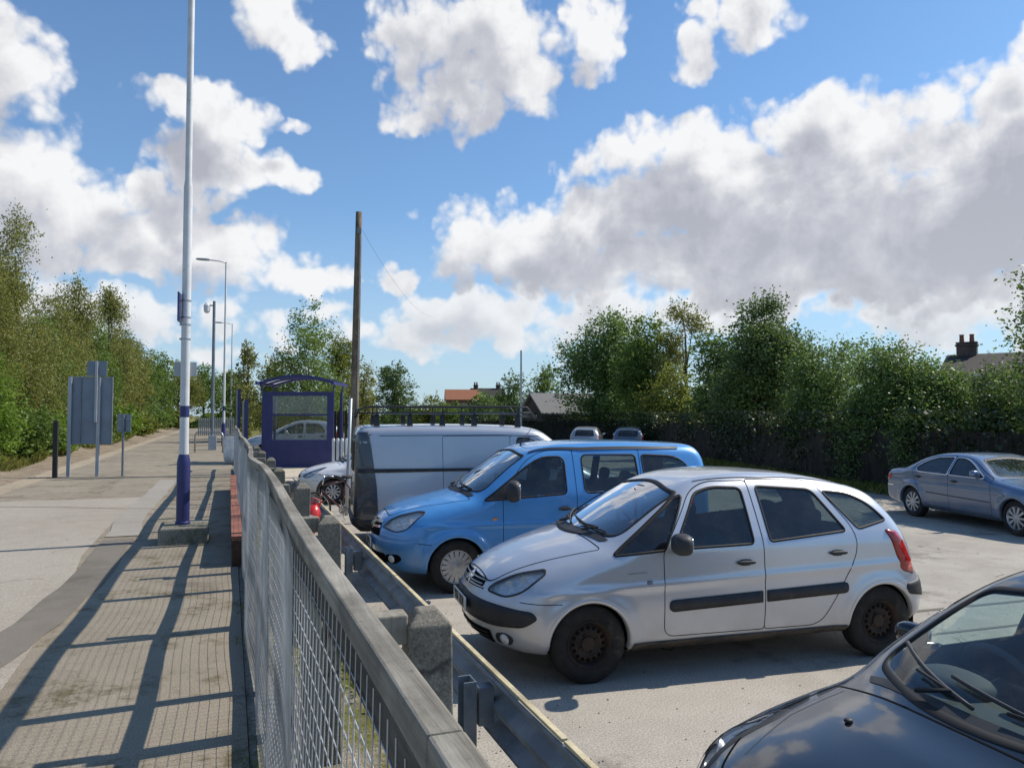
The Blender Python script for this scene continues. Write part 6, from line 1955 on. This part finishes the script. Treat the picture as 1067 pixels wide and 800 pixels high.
# navy totems
for px, d_, y0, y1, w_, lab in ((247.5, 46, 405, 453, .26, 'left and taller of the two slim navy totem signs left of the shelter'), (254.5, 40, 416, 453, .30, 'right and shorter of the two slim navy totem signs left of the shelter')):
    c0 = at(px, 450, d_); t_ = CAM_H + (432 - y0) * d_ / FPX - PLAT
    r_ = thing('totem_sign', lab, 'sign', (c0.x, c0.y, PLAT), 0, 'navy totem signs')
    b = MB(); b.box((w_ * .3, 0, t_ / 2), (w_ * .6, .55, t_)); b.build('panel', M['navy'], r_, bevel=.01)
    b = MB(); b.box((-.06, 0, t_ / 2 - .05), (.09, .10, t_ - .1)); b.build('post', M['sign_grey'], r_)

# rubbish bag hung from a ring stand
c0 = onz(241, 483, PLAT); sc_ = dep(c0) / FPX
r_ = thing('rubbish_bag', 'clear plastic rubbish bag of litter on a ring stand by the mesh fence', 'rubbish bag', (c0.x, c0.y, PLAT))
m_, n_, p_, out_ = new_mat('clear_sack')
vec = coords(n_, 'object'); nz = n_.noise(n_.vmath('MULTIPLY', vec, (7, 7, 2.5)), 1.5, 5, .65, 1.0)
tr = n_.new('ShaderNodeBsdfTransparent'); tr.inputs[0].default_value = (.9, .9, .9, 1)
mx = n_.new('ShaderNodeMixShader'); n_.l.new(n_.maprange(nz, .3, .7, .45, .85), mx.inputs[0]); n_.l.new(tr.outputs[0], mx.inputs[1]); n_.l.new(p_.outputs[0], mx.inputs[2]); n_.l.new(mx.outputs[0], out_.inputs[0])
pset(n_, p_, base=(.85, .85, .84), rough=.3, normal=n_.bump(nz, .8, .05)); M['sack'] = m_
def lumpy(prof, amp, n=26, sd=3, top_open=True):
    random.seed(sd); ph = [random.uniform(0, 6) for _ in range(6)]
    V = []; F = []
    for j, (r0, z) in enumerate(prof):
        for k in range(n):
            a = 2 * PI * k / n
            rr = r0 * (1 + amp * (math.sin(3 * a + ph[0] + z * 5) + .7 * math.sin(5 * a + ph[1] - z * 9) + .5 * math.sin(9 * a + ph[2] + 13 * z)) * (.3 + .7 * (1 - z / prof[-1][1])))
            V.append((rr * math.cos(a), rr * math.sin(a), z))
    for j in range(len(prof) - 1):
        for k in range(n): F.append((j * n + k, j * n + (k + 1) % n, (j + 1) * n + (k + 1) % n, (j + 1) * n + k))
    F.append(tuple(range(n - 1, -1, -1)))
    return MB().add(V, F)
lumpy([(.08, .04), (.17, .05), (.23, .12), (.25, .28), (.235, .5), (.22, .75), (.215, .88), (.235, .9)], .06).build('sack', M['sack'], r_, smooth=True)
M['litter'] = mat('litter', (.55, .42, .28), (.30, .30, .32), rough=.8, scale=16, dirt=((.6, .6, .58), 9, .5, .6))
lumpy([(.05, .07), (.15, .09), (.20, .16), (.19, .34), (.12, .42), (.02, .44)], .10, sd=9).build('litter', M['litter'], r_, smooth=True)
b = MB(); b.tube([(.235 * math.cos(a), .235 * math.sin(a), .9) for a in np.linspace(0, 2 * PI, 25)], .012, 6, cap=False); b.tube([(.235, 0, .9), (.26, 0, -.02)], .014, 6)
b.build('ring_stand', M['galv'], r_)

# red canister behind the fence
c0 = at(321, 531, 10.7)
r_ = thing('gas_canister', 'red canister with a painted white mark leaning behind the third concrete post', 'canister', (.93, c0.y - .5, .43)); r_.rotation_euler = (R(-6), R(20), R(10)); r_.scale = (1.35, 1.35, 1.35)
M['red_gloss'] = mat('red_gloss', (.62, .03, .022), (.5, .02, .015), rough=.28, scale=5, coat=.5)
MB().lathe([(0, 0), (.075, 0), (.085, .02), (.085, .30), (.08, .34), (.05, .385), (.03, .40), (.03, .43), (0, .43)], 22).build('body', M['red_gloss'], r_, auto=40)
MB().box((-.03, -.084, .22), (.05, .008, .14)).build('highlight', M['plate_white'], r_)  # white highlight painted on as a thin plate
b = MB().tube([(-.04, 0, .40), (-.05, 0, .46), (.05, 0, .46), (.04, 0, .40)], .010, 6); b.build('handle', M['red_gloss'], r_)

# ------------------------------------------------------------------ shelter
d_ = 25.0; sc_ = d_ / FPX
c0, c1 = at(273, 432, d_), at(348, 432, d_); ax = c1 - c0; W_ = Vector((ax.x, ax.y, 0)).length
gz = .45
sh = thing('waiting_shelter', 'navy blue waiting shelter with curved glazed roof and windowed end wall', 'shelter', (c0.x, c0.y, gz), math.atan2(ax.y, ax.x))
H = lambda py: CAM_H - (py - 432) * sc_ - gz
zt, zb_ = H(408), 0.0
dp = 1.25
M['shelter_glass'] = glass('shelter_glass', (.80, .83, .83), 1.1)
xa, xb = .34, W_ - .22        # window opening
for (x0, x1) in ((0, xa), (xb, W_)):
    MB().box(((x0 + x1) / 2, 0, zt / 2), (x1 - x0, .06, zt)).build('wall_panel', M['navy'], sh, bevel=.006)
def hb(z0, z1, nm): return MB().box(((xa + xb) / 2, .001, (z0 + z1) / 2), (xb - xa - .002, .058, z1 - z0)).build(nm, M['navy'], sh, bevel=.004)
hb(0, H(458), 'wall_panel'); hb(H(433), H(431.2), 'transom'); hb(H(412.5), zt, 'wall_panel')
for z0, z1 in ((H(457.9), H(433.1)), (H(431.1), H(412.6))):
    MB().box(((xa + xb) / 2, .0, (z0 + z1) / 2), (xb - xa - .004, .01, z1 - z0)).build('window', M['shelter_glass'], sh)
for x_ in (.04, W_ - .04):
    MB().box((x_, dp, zt / 2), (.08, .08, zt)).build('post', M['navy'], sh)
MB().box((W_ * .6, dp * .6, .45), (W_ * .6, .35, .05)).build('bench', M['steel_grey'], sh, bevel=.01)
# vaulted roof: a curved rim with a pale translucent sheet
m_, n_, p_, out_ = new_mat('roof_sheet'); pset(n_, p_, base=(.55, .56, .57), rough=.35)
tl = n_.new('ShaderNodeBsdfTranslucent'); tl.inputs[0].default_value = (.75, .76, .78, 1); mx = n_.new('ShaderNodeMixShader'); mx.inputs[0].default_value = .55
n_.l.new(p_.outputs[0], mx.inputs[1]); n_.l.new(tl.outputs[0], mx.inputs[2]); n_.l.new(mx.outputs[0], out_.inputs[0]); M['roof_sheet'] = m_
def arc(y, off=0.0, n=16, over=.05):
    z0, z1 = H(399) + off, H(391.5) + off
    return [(-over + (W_ + 2 * over) * t, y, z0 + (z1 - z0) * (1 - (2 * t - 1) ** 2)) for t in np.linspace(0, 1, n + 1)]
b = MB(); ys_ = (-.12, dp + .2)
A, B_ = arc(ys_[0]), arc(ys_[1]); n = len(A)
b.add(A + B_, [(i, i + 1, n + i + 1, n + i) for i in range(n - 1)]); b.build('roof', M['roof_sheet'], sh, smooth=True, fix=False)
for y_ in (ys_[0], dp / 2, ys_[1]):
    b = MB(); V = []
    for (x_, yy_, z) in arc(y_, 0): V += [(x_, y_ - .035, z - .07), (x_, y_ + .035, z - .07), (x_, y_ + .035, z + .03), (x_, y_ - .035, z + .03)]
    F = [(4 * i + k, 4 * i + (k + 1) % 4, 4 * i + 4 + (k + 1) % 4, 4 * i + 4 + k) for i in range(n - 1) for k in range(4)] + [(3, 2, 1, 0), tuple(4 * (n - 1) + k for k in range(4))]
    b.add(V, F); b.build('roof_rim', M['navy'], sh)
for t_ in (-.05, W_ + .05):
    MB().box((t_, dp / 2, H(399) - .02), (.07, dp + .9, .10)).build('roof_rim', M['navy'], sh)
for x_ in (.03, W_ - .03):
    for y_ in (0.0, dp):
        MB().tube([(x_, y_, zt - .02), (x_ + (-.06 if x_ < 1 else .06), y_ - .1, H(400))], .03, 8).build('bracket', M['navy'], sh)

# raised pale apron the shelter stands on
sheet('shelter_apron', [(c0.x - .55, 20.6), (c0.x + 2.55, 20.6), (c0.x + 5.5, 35), (c0.x - .3, 35)], gz, M['beige_wall'], thick=.6)

# dark slatted screen with white-topped bollards in front
c0, c1 = at(347, 450, 27), at(366, 450, 27); ax = c1 - c0
r_ = thing('slat_screen', 'dark brown upright slat screen right of the navy shelter', 'fence', (c0.x, c0.y, 0), math.atan2(ax.y, ax.x))
t_ = CAM_H + (432 - 428) * 27 / FPX
for i in range(5):
    MB().box((ax.length * (i + .5) / 5, 0, t_ / 2), (ax.length / 5 * .82, .03, t_)).build('slat', M['dark_board'], r_)
for z in (.5, 1.8): MB().box((ax.length / 2, .035, z), (ax.length, .03, .07)).build('rail', M['dark_board'], r_)
for i, px in enumerate((347.5, 352, 356.5, 361)):
    c0 = at(px, 460, 23.5); t_ = CAM_H - (456.5 - 432) * 23.5 / FPX
    b = MB(); b.lathe([(0, 0), (.045, 0), (.045, t_ - .03), (.03, t_), (0, t_)], 12); o = b.build('bollard', M['pole_white'], auto=40); o.location = (c0.x, c0.y, 0)
    tag(o, ['leftmost thin white bollard before the dark slat screen', 'second white bollard from the left before the slat screen', 'third white bollard from the left before the slat screen', 'rightmost thin white bollard before the slat screen'][i], 'bollard', 'thin white bollards beside the shelter')

# ------------------------------------------------------------------ timber pole, its stay wire and the thin far post
d_ = 21.5; pb, ptop = at(367.5, 510, d_), at(374, 221, d_)
b = MB(); pts = [pb.lerp(ptop, t) - Vector((pb.x, pb.y, 0)) for t in np.linspace(0, 1, 9)]
b.tube([Vector((pts[0].x, pts[0].y, -.3))] + pts, [.135] + [.135 - .05 * t for t in np.linspace(0, 1, 9)], 14)
r_ = thing('telegraph_pole', 'tall bare brown timber pole standing behind the rear of the van', 'pole', (pb.x, pb.y, 0))
b.build('pole', M['pole_wood'], r_, smooth=True, fix=False)
lx = pts[8].x
b = MB(); b.box((lx, pts[8].y - .1, pts[8].z - .55), (.10, .05, .16)); b.build('bracket', M['steel_grey'], r_)
b = MB(); q = [p_ for p_ in pts]; b.tube([q[0] + Vector((.05, -.13, .2)), q[3] + Vector((.04, -.125, 0)), q[8] + Vector((.03, -.1, -.6))], .014, 6); b.build('cable_conduit', M['steel_grey'], r_)
t2 = at(543, 365, 52); b2 = at(543, 440, 52)
b = MB(); b.lathe([(0, -.1), (.085, -.1), (.06, t2.z), (0, t2.z)], 12); o = b.build('thin_post', M['sign_grey'], auto=40); o.location = (t2.x, t2.y, 0)
tag(o, 'thin plain post rising in the distance left of the pale shed roof', 'post')
b = MB(); a_ = Vector((ptop.x, ptop.y, ptop.z - .35)); e_ = at(452, 330, 50)
b.tube([a_.lerp(e_, t) - Vector((0, 0, 1.1 * 4 * t * (1 - t) * .6)) for t in np.linspace(0, 1, 14)], .0035, 5, cap=False)
tag(b.build('overhead_wire', M['black_post'], smooth=True), 'thin wire running from the top of the timber pole over the car park', 'wire')
q = at(361, 500, 16.5); tq = at(365.5, 415, 16.5)
b = MB(); b.tube([(0, 0, -.1), (tq.x - q.x, tq.y - q.y, tq.z)], .036, 12); o = b.build('steel_post', M['sign_grey'], smooth=True); o.location = (q.x, q.y, 0); tag(o, 'leaning grey steel post between the van rear and the white hatchback', 'post')

# ------------------------------------------------------------------ bicycle by the van's rear corner
bk = thing('bicycle', 'bicycle leaning between the van rear and the white hatchback, chrome parts glinting', 'bicycle', (2.05, 15.3, 0), R(196))
M['bike_paint'] = mat('bike_paint', (.10, .02, .02), rough=.35, coat=.5)
for x_ in (-.52, .52):
    wh = bpy.data.objects.new('wheel', None); COL.objects.link(wh); wh.parent = bk; wh.location = (x_, 0, .34)
    MB().lathe([(.315, -.02), (.335, -.018), (.34, 0), (.335, .018), (.315, .02), (.315, -.02)], 36, axis='Y').build('tyre', M['rubber'], wh, smooth=True)
    b = MB().lathe([(.30, -.014), (.316, -.014), (.316, .014), (.30, .014), (.30, -.014)], 36, axis='Y'); b.build('rim', M['chrome'], wh)
    b = MB()
    for k in range(20):
        a = 2 * PI * k / 20; b.tube([(0, .02 * (-1) ** k, 0), (.305 * math.cos(a), 0, .305 * math.sin(a))], .0028, 4, cap=False)
    b.lathe([(0, -.04), (.02, -.04), (.02, .04), (0, .04)], 10, axis='Y'); b.build('spokes', M['chrome'], wh)
b = MB()
S_, Hd, BB, RA, FA = (-.12, 0, .86), (.36, 0, .80), (-.05, 0, .30), (-.52, 0, .34), (.52, 0, .34)
b.tube([S_, BB], .018, 8); b.tube([S_, Hd], .016, 8); b.tube([BB, (.38, 0, .70)], .019, 8)
for s_ in (-.05, .05):
    b.tube([(S_[0], 0, .80), (RA[0], s_, .34)], .009, 6); b.tube([BB, (RA[0], s_, .34)], .009, 6); b.tube([(.385, s_ * .6, .66), (FA[0], s_, .34)], .011, 6)
b.build('frame', M['bike_paint'], bk, smooth=True)
b = MB(); b.tube([Hd, (.33, 0, .98)], .014, 8); b.tube([(.26, -.3, .97), (.36, -.22, 1.0), (.34, 0, .99), (.36, .22, 1.0), (.26, .3, .97)], .012, 8); b.build('handlebar', M['chrome'], bk, smooth=True)
b = MB(); b.ellipsoid((-.16, 0, .93), (.27, .14, .07), 14, 8, .8); b.tube([(-.125, 0, .85), (-.14, 0, .92)], .013, 6); b.build('saddle', M['trim'], bk, smooth=True)
b = MB(); b.lathe([(0, .03), (.09, .03), (.09, .04), (0, .04)], 20, BB, 'Y'); b.tube([(-.05, .06, .30), (-.05, .06, .14), (-.05, .13, .13)], .010, 6); b.tube([(-.05, -.06, .30), (-.05, -.06, .46), (-.05, -.13, .47)], .010, 6); b.build('crank', M['chrome'], bk)

# ------------------------------------------------------------------ buildings
def brick_mat(name, c1, c2, mortar, sc=1.0):
    m, n, p, out = new_mat(name); vec = coords(n, 'object')
    mp = n.new('ShaderNodeMapping'); n.l.new(vec, mp.inputs[0]); mp.inputs['Rotation'].default_value = (R(90), 0, 0)
    br = n.new('ShaderNodeTexBrick'); n.l.new(mp.outputs[0], br.inputs['Vector']); br.inputs['Scale'].default_value = 1
    br.inputs['Brick Width'].default_value = .225; br.inputs['Row Height'].default_value = .075; br.inputs['Mortar Size'].default_value = .01
    br.inputs['Color1'].default_value = (*c1, 1); br.inputs['Color2'].default_value = (*c2, 1); br.inputs['Mortar'].default_value = (*mortar, 1)
    pset(n, p, base=n.vmath('SCALE', br.outputs[0], scale=n.maprange(n.noise(vec, 1.5, 5, .7), .3, .7, .65, 1.2)), rough=.9); return m
def tile_mat(name, c1, c2):
    m, n, p, out = new_mat(name); vec = coords(n, 'object')
    wv = n.new('ShaderNodeTexWave'); n.l.new(vec, wv.inputs[0]); wv.bands_direction = 'Z'; wv.inputs['Scale'].default_value = 2.2; wv.inputs['Distortion'].default_value = .4
    f = n.noise(vec, 4, 6, .7); col = n.mix(n.maprange(f, .3, .7), c1, c2)
    pset(n, p, base=n.vmath('SCALE', col, scale=n.maprange(wv.outputs['Fac'], 0, 1, .7, 1.1)), rough=.85, normal=n.bump(wv.outputs['Fac'], .4, .03)); return m
M['brick'] = brick_mat('red_brick', (.26, .10, .06), (.19, .075, .05), (.25, .22, .18))
M['brick_dark'] = brick_mat('dark_brick', (.11, .065, .05), (.085, .05, .04), (.12, .11, .10))
M['tile_brown'] = tile_mat('brown_tiles', (0.053, 0.037, 0.031), (0.037, 0.028, 0.025))
M['tile_orange'] = tile_mat('orange_tiles', (0.331, 0.122, 0.054), (0.259, 0.094, 0.043))
M['felt'] = tile_mat('grey_shed_roof', (0.223, 0.217, 0.211), (0.180, 0.174, 0.167))
M['shed_board'] = wood_mat('shed_board', (.035, .03, .024), (.055, .045, .036), (.08, .066, .05), axis=2)
M['pot'] = mat('chimney_pot', (.23, .10, .06), (.17, .08, .05), rough=.8)
M['frame_white'] = mat('window_frame_white', (.6, .6, .58), rough=.5)
M['pane_dark'] = mat('window_pane', (.03, .035, .04), rough=.05, spec=.8)

def house(name, label, cat, px, depth, rz, w_, dpt, eave, ridge, wallm, roofm, chims=(), wins=(), base=0.0):
    """ridge along local x"""
    q = at(px, 432, depth)
    r_ = thing(name, label, cat, (q.x, q.y, base), rz)
    b = MB()
    hw_, hd = w_ / 2, dpt / 2
    for s_ in (-1, 1): b.add([(-hw_, s_ * hd, 0), (hw_, s_ * hd, 0), (hw_, s_ * hd, eave), (-hw_, s_ * hd, eave)], [(0, 1, 2, 3)])
    for s_ in (-1, 1): b.add([(s_ * hw_, -hd, 0), (s_ * hw_, hd, 0), (s_ * hw_, hd, eave), (s_ * hw_, 0, ridge - .03), (s_ * hw_, -hd, eave)], [(0, 1, 2, 3, 4)])
    b.build('wall', wallm, r_)
    b = MB(); ov = .3; k = (ridge - eave) / hd; e2 = eave - k * ov
    sec = [(-hd - ov, e2), (0, ridge), (hd + ov, e2), (hd + ov, e2 + .12), (0, ridge + .13), (-hd - ov, e2 + .12)]
    V = [(x_, y_, z_) for x_ in (-hw_ - .2, hw_ + .2) for (y_, z_) in sec]
    b.add(V, [(0, 1, 7, 6), (1, 2, 8, 7), (2, 3, 9, 8), (3, 4, 10, 9), (4, 5, 11, 10), (5, 0, 6, 11), (0, 5, 4, 1), (1, 4, 3, 2), (6, 7, 10, 11), (7, 8, 9, 10)])
    rf = b.build('roof', roofm, r_)
    for (cx, cw, ch, npot) in chims:
        b = MB(); b.box((cx, 0, ridge + ch / 2 - .4), (cw, .55, ch + .8)); b.box((cx, 0, ridge + ch - .12), (cw + .12, .67, .10)); b.box((cx, 0, ridge + ch + .03), (cw + .06, .61, .07))
        ch_ = b.build('chimney', wallm, rf, bevel=.01)
        for i in range(npot):
            xx = cx + (i - (npot - 1) / 2) * cw / npot
            MB().lathe([(0, 0), (.13, 0), (.11, .38), (.13, .40), (.13, .44), (.09, .44), (.09, .2), (0, .2)], 12, (xx, 0, ridge + ch + .06)).build('chimney_pot', M['pot'], rf, auto=40)
    for (side, cx, cz, ww, wh) in wins:
        y_ = side * (hd + .01)
        f = MB(); f.box((cx, y_, cz), (ww, .08, wh)); fo = f.build('window', M['frame_white'], r_)
        MB().box((cx, y_ + side * .035, cz), (ww - .16, .03, wh - .16)).build('pane', M['pane_dark'], fo)
    return r_
WR = R(-20)     # buildings roughly square to the camera
house('brick_house', 'dark brick house with brown tiled roof and twin-potted chimney behind the hedge on the right', 'house', 1062, 42, R(-58), 6.4, 8, 4.0, 5.45, M['brick_dark'], M['tile_brown'], chims=((-2.4, 1.0, .75, 2),), wins=((-1, -1.2, 3.7, 1.1, 1.1), (-1, 1.2, 3.7, 1.1, 1.1), (1, 0, 3.4, 1.1, 1.1)))
house('timber_shed', 'dark timber shed with pale grey pitched roof under the broad tree', 'shed', 598, 62, R(-20 + 18), 7.2, 5.0, 2.3, 3.75, M['shed_board'], M['felt'])
house('distant_house', 'distant house with bright orange tiled roof seen over the van rack', 'house', 481, 118, R(-20 + 6), 4.8, 7, 4.4, 5.9, M['brick'], M['tile_orange'], wins=((-1, 0, 3.2, 1.1, 1.1),))
house('distant_house', 'distant brown roofed house with two chimneys right of the orange roof', 'house', 508, 124, R(-20), 5.2, 7, 4.6, 6.3, M['brick_dark'], M['tile_brown'], chims=((-1.9, .7, .6, 2), (1.7, .7, .6, 2)), wins=((-1, 0, 3.4, 1.1, 1.1),))
